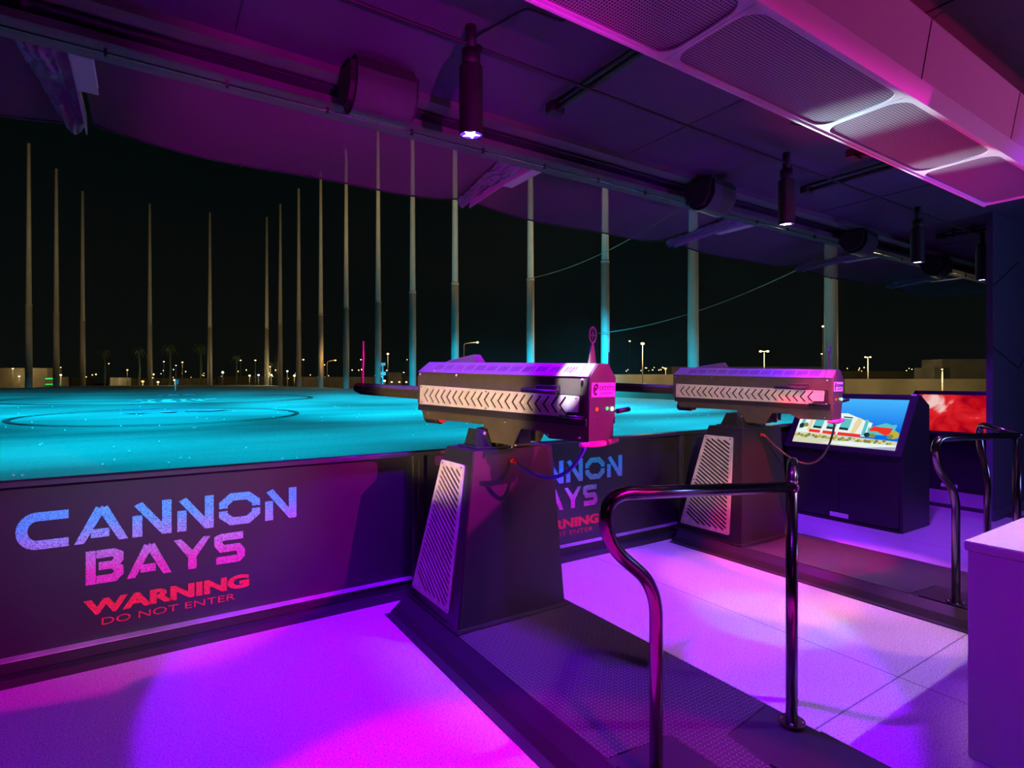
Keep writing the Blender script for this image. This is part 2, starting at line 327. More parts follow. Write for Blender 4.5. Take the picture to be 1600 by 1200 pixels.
def plate(name, outer, holes, th, mtx, m, parent=None):
    """flat plate with cut-outs: outlines in local xy, extruded along z, then placed by mtx"""
    cu = bpy.data.curves.new('t', 'CURVE'); cu.dimensions = '2D'; cu.fill_mode = 'BOTH'; cu.extrude = th / 2
    for poly in [outer] + list(holes):
        sp = cu.splines.new('POLY'); sp.points.add(len(poly) - 1)
        for i, p in enumerate(poly): sp.points[i].co = (p[0], p[1], 0, 1)
        sp.use_cyclic_u = True
    to = bpy.data.objects.new('t', cu)
    me = bpy.data.meshes.new_from_object(to); me.name = name
    bpy.data.objects.remove(to)
    me.transform(mtx); me.materials.clear()
    me.materials.append(m)
    for p in me.polygons: p.material_index = 0
    o = bpy.data.objects.new(name, me); COL.objects.link(o)
    if parent: o.parent = parent
    return o
def basis(o, ex, ey, ez):
    m = Matrix.Identity(4)
    for i, e in enumerate((Vector(ex), Vector(ey), Vector(ez))):
        for k in range(3): m[k][i] = e[k]
    for k in range(3): m[k][3] = o[k]
    return m
def text_obj(name, s, h, width, mtx, m, parent=None, bold=0.0, th=0.002):
    cu = bpy.data.curves.new('t', 'FONT'); cu.body = s; cu.size = 1; cu.extrude = th / 2; cu.offset = bold
    to = bpy.data.objects.new('t', cu); me = bpy.data.meshes.new_from_object(to); me.name = name; bpy.data.objects.remove(to)
    xs = [v.co.x for v in me.vertices]; ys = [v.co.y for v in me.vertices]
    x0, x1, y0, y1 = min(xs), max(xs), min(ys), max(ys)
    for v in me.vertices: v.co.x = (v.co.x - x0) / (x1 - x0) * width; v.co.y = (v.co.y - y0) / (y1 - y0) * h
    me.transform(mtx); me.materials.clear(); me.materials.append(m)
    o = bpy.data.objects.new(name, me); COL.objects.link(o)
    if parent: o.parent = parent
    return o
def tag(o, label=None, cat=None, group=None, kind=None):
    if label: o['label'] = label
    if cat: o['category'] = cat
    if group: o['group'] = group
    if kind: o['kind'] = kind
    return o
def thing(name, label, cat, loc=(0, 0, 0), rz=0, group=None):
    o = bpy.data.objects.new(name, None); COL.objects.link(o); o.location = loc; o.rotation_euler = (0, 0, rz)
    o.empty_display_size = 0.1
    return tag(o, label, cat, group)
KIDS = {}
def kids(o): return [c for c in bpy.data.objects if c.parent == o]
def copy_tree(o, parent=None, label=None):
    c = o.copy(); COL.objects.link(c); c.parent = parent
    if label: c['label'] = label
    for ch in kids(o): copy_tree(ch, c)
    return c
def dots(name, m, parent, pts, r, seg=8, mtx=None, sc=(1, 1, 1)):
    """small fasteners, each a mesh object of its own"""
    o0 = None
    for p in pts:
        p = Vector(p)
        if mtx is not None: p = mtx @ p
        if o0 is None: o0 = MB().ball((0, 0, 0), r, seg, sc).build(name, m, parent); o = o0
        else: o = o0.copy(); COL.objects.link(o); o.parent = parent
        o.location = p
def struct(mb, name, m): return tag(mb.build(name, m), kind='structure')
def arc(cx, cy, r, a0, a1, n=6):
    return [(cx + r * math.cos(math.radians(a0 + (a1 - a0) * i / n)), cy + r * math.sin(math.radians(a0 + (a1 - a0) * i / n))) for i in range(n + 1)]
def rrect(x0, x1, y0, y1, r, n=4):
    return arc(x1 - r, y1 - r, r, 0, 90, n) + arc(x0 + r, y1 - r, r, 90, 180, n) + arc(x0 + r, y0 + r, r, 180, 270, n) + arc(x1 - r, y0 + r, r, 270, 360, n)
def stroke(pts, t, closed=False):
    """outline polygon of a polyline with mitred corners"""
    P = [Vector((p[0], p[1])) for p in pts]; n = len(P); Lf, Rt = [], []
    for i in range(n):
        a = P[i] - P[i - 1] if i > 0 else P[1] - P[0]
        b = P[i + 1] - P[i] if i < n - 1 else P[-1] - P[-2]
        a.normalize(); b.normalize()
        na = Vector((-a.y, a.x)); nb = Vector((-b.y, b.x)); mt = (na + nb)
        if mt.length < 1e-4: mt = na
        mt.normalize(); k = t / 2 / max(0.45, mt.dot(na))
        Lf.append(P[i] + mt * k); Rt.append(P[i] - mt * k)
    return [tuple(p) for p in Lf + Rt[::-1]]

# ================================================================== SETTING
struct(MB().box(-7, 15, -4.5, 4.02, -0.3, 0.0), 'floor', M['floor'])
struct(MB().box(-7, 15, -4.5, 3.96, 3.52, 3.9), 'ceiling', M['ceil'])
struct(MB().box(-7, 15, -4.7, -4.5, -0.3, 3.9), 'wall_back', M['partition'])
struct(MB().box(-7.2, -7, -4.5, 4.0, -0.3, 3.9), 'wall_left', M['partition'])
wr = struct(MB().box(8.05, 11.5, 2.34, 2.40, 0.0, 3.52), 'wall_right', M['partition'])
mb = MB()
mb.box(8.05, 11.5, 2.325, 2.34, 0.0, 0.12)
struct(mb, 'baseboard_right', M['partition'])
# decorative grooves on the partition: dark shallow strips
gm = MB()
for (xa, za, xb, zb) in ((8.06, 1.98, 8.9, 1.75), (8.06, 2.68, 8.9, 3.05), (8.9, 1.75, 9.6, 2.2)):
    d = Vector((xb - xa, 0, zb - za)).normalized(); nrm = Vector((-d.z, 0, d.x)) * 0.006
    a, b = Vector((xa, 2.338, za)), Vector((xb, 2.338, zb))
    gm.hexa([a - nrm, b - nrm, b + nrm, a + nrm], [p + Vector((0, -0.003, 0)) for p in (a - nrm, b - nrm, b + nrm, a + nrm)])
struct(gm, 'trim_3', M['deepblack'])
# deck edge beam (channel)
mb = MB(); mb.box(-7, 15, 3.90, 3.96, 3.44, 3.52).box(-7, 15, 3.72, 3.96, 3.425, 3.44).box(-7, 15, 3.72, 3.735, 3.44, 3.47).box(-7, 15, 3.96, 4.10, 3.50, 3.515)
struct(mb, 'trim_1', M['beam'])
mb = MB(); mb.box(-7, 15, 3.44, 3.56, 3.47, 3.52)
struct(mb, 'trim_2', M['beam'])
# kerb and gutter under the guard panels
mb = MB(); mb.box(-7, 15, 3.86, 4.02, 0.0, 0.045).box(-7, 15, 4.02, 4.30, -0.3, -0.02)
struct(mb, 'trim_4', M['black'])

# ceiling joints: thin scored lines between slabs
mb = MB()
for x in (-2.6, 0.4, 3.4, 6.4, 9.4): mb.box(x, x + 0.008, -4.5, 3.4, 3.516, 3.522)
for y in (0.3, 1.9): mb.box(-7, 15, y, y + 0.008, 3.516, 3.522)
struct(mb, 'trim_5', M['deepblack'])

# the range: sloping turf, ring lines, surrounding ground
def zf(x, y): return -0.60 + 0.0050 * y - 0.004 * max(0, x - 30)
bnd = [(-60, 4.3), (60, 4.3), (49, 26), (47.5, 38), (48.5, 53), (48, 68), (40.6, 78), (38.8, 90), (37.8, 105), (35.6, 118), (34.4, 134), (32.7, 149), (31.3, 165), (30.4, 181), (15.4, 186), (0.6, 186), (-14.2, 183), (-17.9, 167), (-20.8, 152), (-60, 120)]
mb = MB()
vs = [mb.b.verts.new((x, y, zf(x, y))) for x, y in bnd]
es = [mb.b.edges.new((vs[i], vs[(i + 1) % len(vs)])) for i in range(len(vs))]
bmesh.ops.triangle_fill(mb.b, use_beauty=True, edges=es)
struct(mb, 'turf_field', M['turf'])
mb = MB(); mb.quad((-700, 4, -1.9), (900, 4, -1.9), (900, 900, -1.9), (-700, 900, -1.9))
struct(mb, 'ground', M['dirt'])
def ring(name, cx, cy, r0, r1, m, lift, label, a0=0, a1=360, n=90):
    mb = MB(); prev = None
    for i in range(n + 1):
        a = math.radians(a0 + (a1 - a0) * i / n)
        p = [(cx + r * math.cos(a), cy + r * math.sin(a)) for r in (r0, r1)]
        q = [mb.b.verts.new((x, y, zf(x, y) + lift)) for x, y in p]
        if prev: mb.b.faces.new([prev[0], prev[1], q[1], q[0]])
        prev = q
    o = mb.build(name, m); tag(o, label, 'target ring'); return o

M['spotwhite'] = emis('projected_white', (0.75, 1.0, 0.95), 1.0)

# ================================================================== GUARD PANELS
T = 0.045
def letters(word, x, z, h, total, gap=0.035):
    """stencil capitals: returns list of polygons in (x, z)"""
    t = 0.24
    G = {
        'C': (1.25, [[(1.25, 1 - t / 2), (0.46, 1 - t / 2)] + [(0.46 + 0.38 * math.cos(a), 0.5 + 0.38 * math.sin(a)) for a in [math.radians(q) for q in range(105, 256, 15)]] + [(0.46, t / 2), (1.25, t / 2)]]),
        'A': (1.30, [[(0.05, -0.05), (0.62, 0.95)], [(0.62, 1.0 - t / 2), (0.70, 1.0 - t / 2)], [(0.68, 0.95), (1.25, -0.05)], [(0.36, 0.25), (0.86, 0.25)]]),
        'N': (1.10, [[(t / 2, 0.0), (t / 2, 0.62)], [(t / 2 + 0.02, 0.98), (1.08 - t / 2, 0.02)], [(1.10 - t / 2, 0.0), (1.10 - t / 2, 1.0)]]),
        'O': (1.35, [[(t / 2, 0.54), (t / 2, 0.68), (0.40, 1 - t / 2), (0.95, 1 - t / 2), (1.35 - t / 2, 0.68), (1.35 - t / 2, 0.54)], [(t / 2, 0.46), (t / 2, 0.32), (0.40, t / 2), (0.95, t / 2), (1.35 - t / 2, 0.32), (1.35 - t / 2, 0.46)]]),
        'B': (1.10, [[(t / 2, 0.0), (t / 2, 1.0)], [(t + 0.05, 1 - t / 2), (0.82, 1 - t / 2), (0.98, 0.80), (0.98, 0.66), (0.84, 0.52), (0.36, 0.52)], [(0.84, 0.50), (0.98, 0.38), (0.98, 0.24), (0.84, t / 2), (t + 0.05, t / 2)]]),
        'Y': (1.20, [[(0.08, 1.05), (0.60, 0.42)], [(1.12, 1.05), (0.60, 0.42)], [(0.60, 0.50), (0.60, 0.0)]]),
        'S': (1.10, [[(1.06, 1 - t / 2), (0.26, 1 - t / 2), (t / 2, 0.84), (t / 2, 0.66), (0.26, 0.50), (0.86, 0.50), (0.98, 0.36), (0.98, 0.22), (0.86, t / 2), (0.04, t / 2)]]),
    }
    wtot = sum(G[c][0] for c in word) + 0.22 * (len(word) - 1); k = total / wtot; out = []; cx = 0
    for c in word:
        wd, sts = G[c]
        for st in sts:
            tt = t if h / k > 0 else t
            # keep the stroke weight even: scale x by k, z by h
            pts = [(x + (cx + px) * k, z + pz * h) for px, pz in st]
            pl = stroke(pts, t * h); n = len(pts)
            pl = [(a, min(max(b, z), z + h)) for a, b in pl]
            for i in range(n - 1): out.append([pl[i], pl[i + 1], pl[2 * n - 2 - i], pl[2 * n - 1 - i]])
        cx += wd + 0.22
    return out
def guard_panel(x0, x1, label, has_text, lm, text_off):
    g = thing('guard_panel', label, 'guard panel', ((x0 + x1) / 2, 3.99, 0), 0, None)
    cxx = (x0 + x1) / 2
    def loc(mb): return Matrix.Translation((-cxx, -3.99, 0))
    mt = loc(None)
    mb = MB(); mb.box(x0 + 0.05, x1 - 0.05, 4.0, 4.012, 0.10, 1.03); mb.build('panel', M['panel'], g, mt)
    mb = MB()
    mb.box(x0, x0 + 0.045, 3.955, 4.03, 0.04, 1.06).box(x1 - 0.045, x1, 3.955, 4.03, 0.04, 1.06)
    mb.box(x0, x1, 3.945, 4.035, 1.03, 1.06).box(x0, x1, 3.94, 4.03, 0.045, 0.10).box(x0 + 0.05, x1 - 0.05, 3.975, 4.0, 0.10, 0.108)
    mb.bevel(0.003, 1).build('frame', M['black'], g, mt)
    MB().box(x0 + 0.046, x1 - 0.046, 3.93, 3.999, 0.108, 0.113).build('ledge', M['ledge'], g, mt)
    if has_text:
        ex = (1, 0, 0); ey = (0, 0, 1); ez = (0, -1, 0)
        B = basis((-cxx + text_off, 3.9985 - 3.99, 0), ex, ey, ez)
        ps = []
        def line(word, xa, xb, za, zb, h0, h1, nm):
            # the print follows one straight baseline
            mb = MB(); zz = 0
            for quad in letters(word, xa, za, h0, xb - xa):
                zz += 0.00006; lo = [B @ Vector((p[0], p[1], -0.0005)) for p in quad]; hi = [B @ Vector((p[0], p[1], 0.0010 + zz)) for p in quad]
                mb.hexa(lo, hi)
            return mb.build(nm, lm, g)
        tag(line('CANNON', -0.586, 0.848, 0.672, 0.672, 0.205, 0.2, 'lettering'), 'cyan stencil letters')
        tag(line('BAYS', -0.289, 0.528, 0.432, 0.432, 0.192, 0.19, 'lettering'), 'pink and violet stencil letters')
        rb = M['redletter']
        o = text_obj('lettering', 'WARNING', 0.088, 0.862, B @ Matrix.Translation((-0.304, 0.256, 0)), rb, g, 0.05)
        o['label'] = 'bold red warning letters'
        o = text_obj('lettering', 'DO NOT ENTER', 0.040, 0.695, B @ Matrix.Translation((-0.220, 0.190, 0)), rb, g, -0.006)
        o['label'] = 'thin red letters'
    return g
M['redletter'] = letter_mat('red_print', (0.80, 0.01, 0.03), (0.85, 0.02, 0.05), 0.1, 0.4)
M['letterA'] = letter_mat('cyan_to_pink_print', (0.75, 0.04, 0.42), (0.10, 0.75, 0.90), 0.50, 0.80)
guard_panel(-4.27, -1.27, 'dark guard panel at the far left edge without a visible message', False, None, 0)
guard_panel(-1.27, 1.73, 'left guard panel reading CANNON BAYS in full, beside the near platform', True, M['letterA'], 0)
guard_panel(1.73, 4.73, 'guard panel half hidden by the near pedestal, only part of its message showing', True, M['letterA'], 3.04)
guard_panel(4.73, 7.73, 'blank dark guard panel behind the far pedestal and kiosk', False, None, 0)
guard_panel(7.73, 10.73, 'dark guard panel behind the screen kiosks at the right', False, None, 0)

# ================================================================== PLATFORM, PEDESTAL, CANNON, RAILING
def platform(label, dx, dy):
    g = thing('platform', label, 'platform', (1.95 + dx, 2.3 + dy, 0))
    T0 = Matrix.Translation((-1.95, -2.3, 0))
    y0, y1 = 0.35, 3.70
    top = 0.10
    # base slab
    mb = MB(); mb.box(1.52, 2.42, y0, y1, 0.0, 0.094); mb.bevel(0.004, 1).build('base', M['black'], g, T0)
    # sloping kerb along the left side and a thin floor flange
    mb = MB(); mb.hexa([(1.41, y0, 0.004), (1.52, y0, 0.0), (1.52, y1, 0.0), (1.41, y1, 0.004)], [(1.45, y0, 0.05), (1.515, y0, 0.099), (1.515, y1 - 0.01, 0.099), (1.45, y1 - 0.02, 0.05)])
    mb.build('side_ramp', M['black'], g, T0)
    mb = MB(); mb.box(1.36, 1.45, y0, y1 - 0.02, 0.0, 0.006); mb.build('flange', M['black'], g, T0)
    # diamond tread plate, with its rear corners cut back to the smooth rail plates
    out = [(1.53, 2.93), (2.41, 2.93), (2.41, 1.53), (2.06, 1.49), (2.03, 1.285), (2.03, 0.8), (1.86, 0.8), (1.86, 1.62), (1.53, 1.66)]
    plate('tread_plate', out, [], 0.004, basis((-1.95, -2.3, 0.097), (1, 0, 0), (0, 1, 0), (0, 0, 1)), M['diamond'], g)
    mb = MB(); mb.box(1.53, 2.41, y0 + .01, 0.79, 0.094, 0.099); mb.build('tread_plate', M['diamond'], g, T0)
    mb = MB(); mb.box(2.04, 2.412, 0.80, 1.28, 0.094, 0.104).box(1.53, 1.85, 0.80, 1.60, 0.094, 0.104); mb.build('rail_plate', M['panel'], g, T0)
    return g
platform('near black diamond plate platform carrying the closest cannon pedestal', 0, 0)
platform('far black diamond plate platform in front of the blue screen kiosk', 2.98, 0.12)

def pedestal(label, dx, dy):
    g = thing('pedestal', label, 'pedestal', (1.95 + dx, 3.3 + dy, 0.10))
    T0 = Matrix.Translation((-1.95, -3.3, -0.10))
    b = [(1.54, 2.95), (2.35, 2.95), (2.35, 3.70), (1.54, 3.70)]; t = [(1.70, 3.04), (2.31, 3.04), (2.31, 3.42), (1.70, 3.42)]
    mb = MB(); mb.hexa([(x, y, 0.10) for x, y in b], [(x, y, 1.16) for x, y in t]); mb.bevel(0.006, 2)
    mb.build('body', M['panel'], g, T0)
    # welded foot
    mb = MB(); mb.hexa([(1.528, 2.935, 0.101), (2.362, 2.935, 0.101), (2.362, 3.715, 0.101), (1.528, 3.715, 0.101)], [(1.534, 2.94, 0.118), (2.358, 2.94, 0.118), (2.358, 3.71, 0.118), (1.534, 3.71, 0.118)])
    mb.build('foot', M['black'], g, T0)
    # louvred steel plate on the left face: local u runs along +y, v up the slope
    s = (1.70 - 1.54) / 1.06; up = Vector((s, 0, 1)).normalized(); nrm = Vector((-1, 0, s)).normalized()
    org = Vector((1.54 + s * 0.07, 3.06, 0.17)) + nrm * 0.006
    B = basis(T0 @ org, (0, 1, 0), up, nrm)
    Hh = 0.905
    def bx(v): return 0.015 + 0.05 * v / Hh, 0.575 - 0.185 * v / Hh       # near and far edge
    outer = [(bx(0)[0] + .01, 0), (bx(0)[1] - .01, 0), (bx(0)[1], 0.012), (bx(Hh)[1], Hh - .012), (bx(Hh)[1] - .01, Hh), (bx(Hh)[0] + .01, Hh), (bx(Hh)[0], Hh - .012), (bx(0)[0], .012)]
    holes = []
    sl = 0.55; k = -0.16
    while k < Hh:
        pts = []
        ua, ub = None, None
        for i in range(201):
            u = 0.01 + i * 0.003; v = k + sl * u
            n_, f_ = bx(max(0, min(Hh, v)))
            if 0.035 < v < Hh - 0.035 and n_ + 0.035 < u < f_ - 0.035:
                if ua is None: ua = u
                ub = u
        if ua is not None and ub - ua > 0.05:
            a = Vector((ua, k + sl * ua)); c = Vector((ub, k + sl * ub)); d = (c - a).normalized(); n2 = Vector((-d.y, d.x)) * 0.0085
            e = d * 0.005
            holes.append([tuple(a - n2), tuple(c - n2), tuple(c + e), tuple(c + n2), tuple(a + n2), tuple(a - e)])
        k += 0.0375
    plate('louvre_slot_shade', [(x, y) for x, y in outer], [], 0.001, B @ Matrix.Translation((0, 0, -0.005)) , M['deepblack'], g)  # black sheet painting the shade inside the louvre slots
    lp = plate('louvre_plate', outer, holes, 0.008, B, M['steel'], g); lp['label'] = 'brushed steel plate with diagonal slots'
    dots('screw', M['bolt'], lp, [(u, v, 0.006) for (u, v) in ((bx(0)[0] + .025, .02), (bx(0)[1] - .03, .02), (bx(Hh)[1] - .025, Hh - .02), (bx(Hh)[0] + .025, Hh - .02), (bx(Hh / 2)[1] - .02, Hh / 2))], 0.007, 8, B)
    # yoke on top: ribbed bracket on a turntable
    mb = MB()
    for x in (1.80, 1.86, 1.92, 1.98):
        mb.hexa([(x, 3.10, 1.16), (x + 0.012, 3.10, 1.16), (x + 0.012, 3.36, 1.16), (x, 3.36, 1.16)], [(x + 0.0, 3.17, 1.285), (x + 0.012, 3.17, 1.285), (x + 0.012, 3.29, 1.285), (x, 3.29, 1.285)])
    mb.hexa([(1.76, 3.135, 1.16), (2.0, 3.135, 1.16), (2.0, 3.15, 1.16), (1.76, 3.15, 1.16)], [(1.80, 3.165, 1.285), (1.97, 3.165, 1.285), (1.97, 3.18, 1.285), (1.80, 3.18, 1.285)])
    mb.box(1.76, 2.04, 3.09, 3.37, 1.16, 1.172); mb.tube([(1.9, 3.23, 1.172), (1.9, 3.23, 1.29)], 0.05, 20)
    mb.build('yoke', M['black'], g, T0)
    dots('yoke_bolt', M['bolt'], g, [(1.845, 3.155, 1.255), (1.905, 3.155, 1.255)], 0.013, 10, T0)
    # small recoil mechanism: block, hinge and clamps
    mb = MB(); mb.box(2.03, 2.16, 3.10, 3.24, 1.16, 1.18).box(2.055, 2.14, 3.12, 3.2, 1.18, 1.215).box(2.03, 2.15, 3.12, 3.2, 1.225, 1.265)
    mb.tube([(1.99, 3.08, 1.175), (1.93, 3.10, 1.285)], 0.012, 8).tube([(2.0, 3.08, 1.245), (2.17, 3.1, 1.285)], 0.006, 8)
    mb.bevel(0.002, 1).build('clamp', M['gun'], g, T0)
    dots('clamp_bolt', M['bolt'], g, [(1.985, 3.07, 1.245), (1.985, 3.055, 1.19), (1.985, 3.045, 1.169), (2.13, 3.1, 1.25), (2.015, 3.05, 1.18)], 0.010, 10, T0)
    # gland where the cable leaves the front face
    mb = MB(); mb.tube([(1.97, 3.03, 1.085), (1.97, 3.01, 1.085)], 0.014, 10).tube([(1.97, 3.01, 1.085), (1.985, 2.99, 1.068)], 0.009, 10)
    tag(mb.build('cable_gland', M['red'], g, T0), 'red cable gland')
    return g
pedestal('near dark tapered pedestal with slotted steel side, under the closest cannon', 0, 0)
pedestal('far tapered pedestal with slotted steel side, standing before the kiosk', 2.96, 0.16)

def cannon(label, piv, yaw):
    g = thing('cannon', label, 'cannon', piv, yaw)
    P = Matrix.Rotation(0.028, 4, 'X')
    def bd(mb, name, m, lab=None, bev=0, par=None):
        if bev: mb.bevel(bev, 2)
        o = mb.build(name, m, par or g, P)
        if lab: o['label'] = lab
        return o
    W = 0.133
    # main housing: octagonal-ish section, swept along local y
    prof = [(-W, -0.09), (-W, 0.141), (-0.057, 0.216), (0.057, 0.216), (W, 0.141), (W, -0.09)]
    mb = MB(); mb.hexa([(x, -0.80, z) for x, z in prof], [(x, 0.735 - (0.03 if z > .15 else 0), z) for x, z in prof]); bd(mb, 'housing', M['gun'], None, 0.003)
    # roof cover with vent slots on both slopes
    sl = math.hypot(W - 0.057, 0.075)
    for sgn in (-1, 1):
        ex = Vector((0, 1, 0)); ey = Vector((-sgn * (W - 0.057), 0, 0.075)).normalized(); ez = ex.cross(ey)
        if ez.z < 0: ez = -ez
        org = Vector((sgn * W, -0.80, 0.141)) + ez * 0.004
        holes = []
        k = 0.125; c = 0
        while k < 1.40:
            if c % 5 != 4:
                a = Vector((k, 0.030)); b = Vector((k - 0.014, sl - 0.028)); d = (b - a).normalized(); n2 = Vector((-d.y, d.x)) * 0.0055
                holes.append([tuple(a - n2), tuple(a + n2), tuple(b + n2), tuple(b - n2)])
            k += 0.0215; c += 1
        plate('vent_slot_shade', [(0.01, 0.01), (1.50, 0.01), (1.47, sl - .01), (0.01, sl - .01)], [], 0.0006, P @ basis(org - ez * 0.0032, ex, ey, ez), M['deepblack'], g)  # dark sheet stands for the shade behind the vent slots
        plate('roof_panel', [(0.0, 0), (1.535, 0), (1.495, sl), (0.0, sl)], holes, 0.004, P @ basis(org, ex, ey, ez), M['roof'], g)
        mb = MB(); mb.hexa([org + ex * 0.062 + ez * 0.003, org + ex * 0.066 + ez * 0.003, org + ex * 0.066 + ey * sl + ez * 0.003, org + ex * 0.062 + ey * sl + ez * 0.003], [p + ez * 0.001 for p in (org + ex * 0.062 + ez * 0.003, org + ex * 0.066 + ez * 0.003, org + ex * 0.066 + ey * sl + ez * 0.003, org + ex * 0.062 + ey * sl + ez * 0.003)])
        bd(mb, 'roof_seam', M['deepblack'])
    mb = MB(); mb.box(-0.057, 0.057, -0.80, 0.70, 0.2165, 0.222); bd(mb, 'roof_cap', M['roof'])
    # protruding shelf strip and lower cheek plates with the mounting neck
    for sgn in (-1, 1):
        xa, xb = sorted((sgn * W, sgn * (W + 0.022)))
        mb = MB(); mb.box(xa, xb, -0.80, 0.70, -0.134, -0.092); bd(mb, 'side_rail', M['black'], None, 0.003)
        ck = [(0.70, -0.10), (0.655, -0.195), (0.03, -0.185), (0.03, -0.235), (-0.02, -0.30), (-0.24, -0.30), (-0.30, -0.19), (-0.46, -0.19), (-0.53, -0.228), (-0.80, -0.222), (-0.80, -0.10)]
        xo = sgn * (W - 0.004)
        plate('cheek_plate', ck, [], 0.008, P @ basis((xo, 0, 0), (0, 1, 0), (0, 0, 1), (1, 0, 0)), M['gun'], g)
        if sgn < 0:
            cp = [(0.692, -0.088), (0.692, 0.046), (0.680, 0.050), (-0.740, 0.032), (-0.745, 0.026), (-0.742, -0.088)]
            cp = [(0.692, -0.084), (0.692, 0.044), (0.684, 0.050), (-0.738, 0.034), (-0.745, 0.027), (-0.740, -0.058), (-0.655, -0.062), (-0.640, -0.090), (0.684, -0.090)]
            holes = []
            for k in range(21):
                u = 0.640 - k * 0.0625
                tip = (u, -0.024 - k * 0.0001); a = (u - 0.042, 0.026); b = (u - 0.042, -0.072)
                holes.append(stroke([a, tip, b], 0.0125))
            Bc = P @ basis((-W - 0.009, 0, 0), (0, 1, 0), (0, 0, 1), (1, 0, 0))
            o = plate('chevron_plate', cp, holes, 0.006, Bc, M['steel'], g); o['label'] = 'brushed steel plate cut with a row of chevrons'
            mb = MB(); mb.box(-W - 0.0065, -W, -0.775, 0.70, -0.094, 0.040); bd(mb, 'backing_plate', M['deepblack'])
            dots('screw', M['bolt'], o, [(-W - 0.013, u, z) for u, z in ((0.672, 0.036), (0.672, -0.076), (0.0, 0.030), (0.0, -0.080), (-0.725, 0.020), (-0.62, -0.05))], 0.006, 8, P)
            dots('bolt', M['bolt'], g, [(-W - 0.004, u, z) for u, z in ((0.70, 0.128), (0.70, -0.115), (0.30, 0.128), (-0.76, 0.125), (-0.17, -0.155), (-0.52, -0.205), (-0.75, -0.20), (0.60, -0.15))] + [(-W + 0.01, u, 0.158) for u in (0.55, 0.25, -0.30, -0.68)], 0.0105, 8, P)
            # cocking handle and folded carry handle above the plate
            mb = MB(); mb.tube([(-W - 0.03, -0.33, 0.052), (-W - 0.03, -0.60, 0.050)], 0.014, 10)
            mb.tube([(-W - 0.028, -0.45, 0.060), (-W - 0.028, -0.45, 0.084), (-W - 0.028, -0.62, 0.086), (-W - 0.028, -0.62, 0.05)], 0.004, 6)
            mb.box(-W - 0.03, -W, -0.35, -0.33, 0.045, 0.06).box(-W - 0.03, -W, -0.60, -0.58, 0.045, 0.06)
            bd(mb, 'carry_handle', M['deepblack'])
            mb = MB(); mb.tube([(-W - 0.035, -0.63, -0.090), (-W - 0.035, -0.80, -0.086)], 0.011, 10).box(-W - 0.035, -W, -0.66, -0.64, -0.098, -0.084)
            bd(mb, 'side_lever', M['chrome'])
        else:
            dots('bolt', M['bolt'], g, [(W + 0.004, u, z) for u, z in ((0.70, 0.128), (0.30, 0.128), (-0.76, 0.125), (-0.52, -0.205), (-0.75, -0.20))], 0.0105, 8, P)
    # underside closing plate
    mb = MB(); mb.box(-W + .01, W - .01, -0.80, 0.66, -0.19, -0.085).box(-0.06, 0.06, -0.22, 0.02, -0.30, -0.19)
    bd(mb, 'belly', M['deepblack'])
    # rear plate
    rp = [(-W, -0.125), (-W, 0.141), (-0.057, 0.216), (0.057, 0.216), (W, 0.141), (W, -0.08), (W - 0.022, -0.12), (W - 0.022, -0.235), (-W, -0.235)]
    R = P @ basis((0, -0.804, 0), (1, 0, 0), (0, 0, 1), (0, -1, 0))
    rpo = plate('rear_plate', rp, [], 0.010, R, M['gun'], g)
    Rs = P @ basis((0, -0.8105, 0), (1, 0, 0), (0, 0, 1), (0, -1, 0))
    plate('sticker', [(-0.115, 0.030), (0.128, 0.028), (0.128, 0.112), (-0.115, 0.112)], [], 0.001, Rs, M['sticker'], rpo)['label'] = 'pink sticker with a company logo'
    Rt = P @ basis((0, -0.8125, 0), (1, 0, 0), (0, 0, 1), (0, -1, 0))
    text_obj('sticker_print', 'extreme', 0.030, 0.165, Rt @ Matrix.Translation((-0.044, 0.068, 0)), M['ink'], rpo, 0.0, 0.0008)
    text_obj('sticker_print', 'GAMEWORKS', 0.010, 0.125, Rt @ Matrix.Translation((-0.030, 0.046, 0)), M['ink'], rpo, 0.0, 0.0008)
    ePts = [(-0.090, 0.072), (-0.066, 0.080), (-0.058, 0.092), (-0.070, 0.101), (-0.086, 0.095), (-0.096, 0.076), (-0.094, 0.056), (-0.082, 0.045), (-0.066, 0.050)]
    plate('sticker_print', stroke(ePts, 0.014), [], 0.0008, Rt, M['ink'], rpo)
    def led(x, z, r, m, lab):
        mb = MB(); mb.ball((x, -0.812, z), r, 12, (1, 0.6, 1)); o = bd(mb, 'indicator_lamp', m, lab); return o
    led(-0.060, -0.040, 0.0125, M['orangel'], 'glowing orange indicator lamp'); led(0.045, -0.038, 0.010, M['greenl'], 'glowing green indicator lamp'); led(0.098, -0.042, 0.013, M['greenw'], 'bright green white indicator lamp')
    dots('screw', M['bolt'], rpo, [(x, -0.811, -0.078) for x in (-0.11, -0.09, -0.04, 0.05, 0.078, 0.11)], 0.004, 6, P)
    # lever on the right, paired pink grips below
    mb = MB(); mb.tube([(W, -0.78, -0.062), (W + 0.05, -0.80, -0.060)], 0.006, 8).tube([(W + 0.04, -0.80, -0.060), (W + 0.15, -0.81, -0.052)], 0.015, 12).ball((W + 0.15, -0.81, -0.052), 0.015)
    bd(mb, 'trigger_lever', M['black'])
    mb = MB(); mb.tube([(-0.20, -0.80, -0.232), (-0.14, -0.815, -0.234)], 0.013, 10).tube([(-0.13, -0.815, -0.235), (0.005, -0.82, -0.238)], 0.018, 12).tube([(0.035, -0.82, -0.236), (0.155, -0.81, -0.232)], 0.017, 12)
    mb.ball((0.005, -0.82, -0.238), 0.018).ball((0.155, -0.81, -0.232), 0.017).ball((-0.13, -0.815, -0.235), 0.018)
    bd(mb, 'grip', M['pinkgrip'], 'pink double grip')
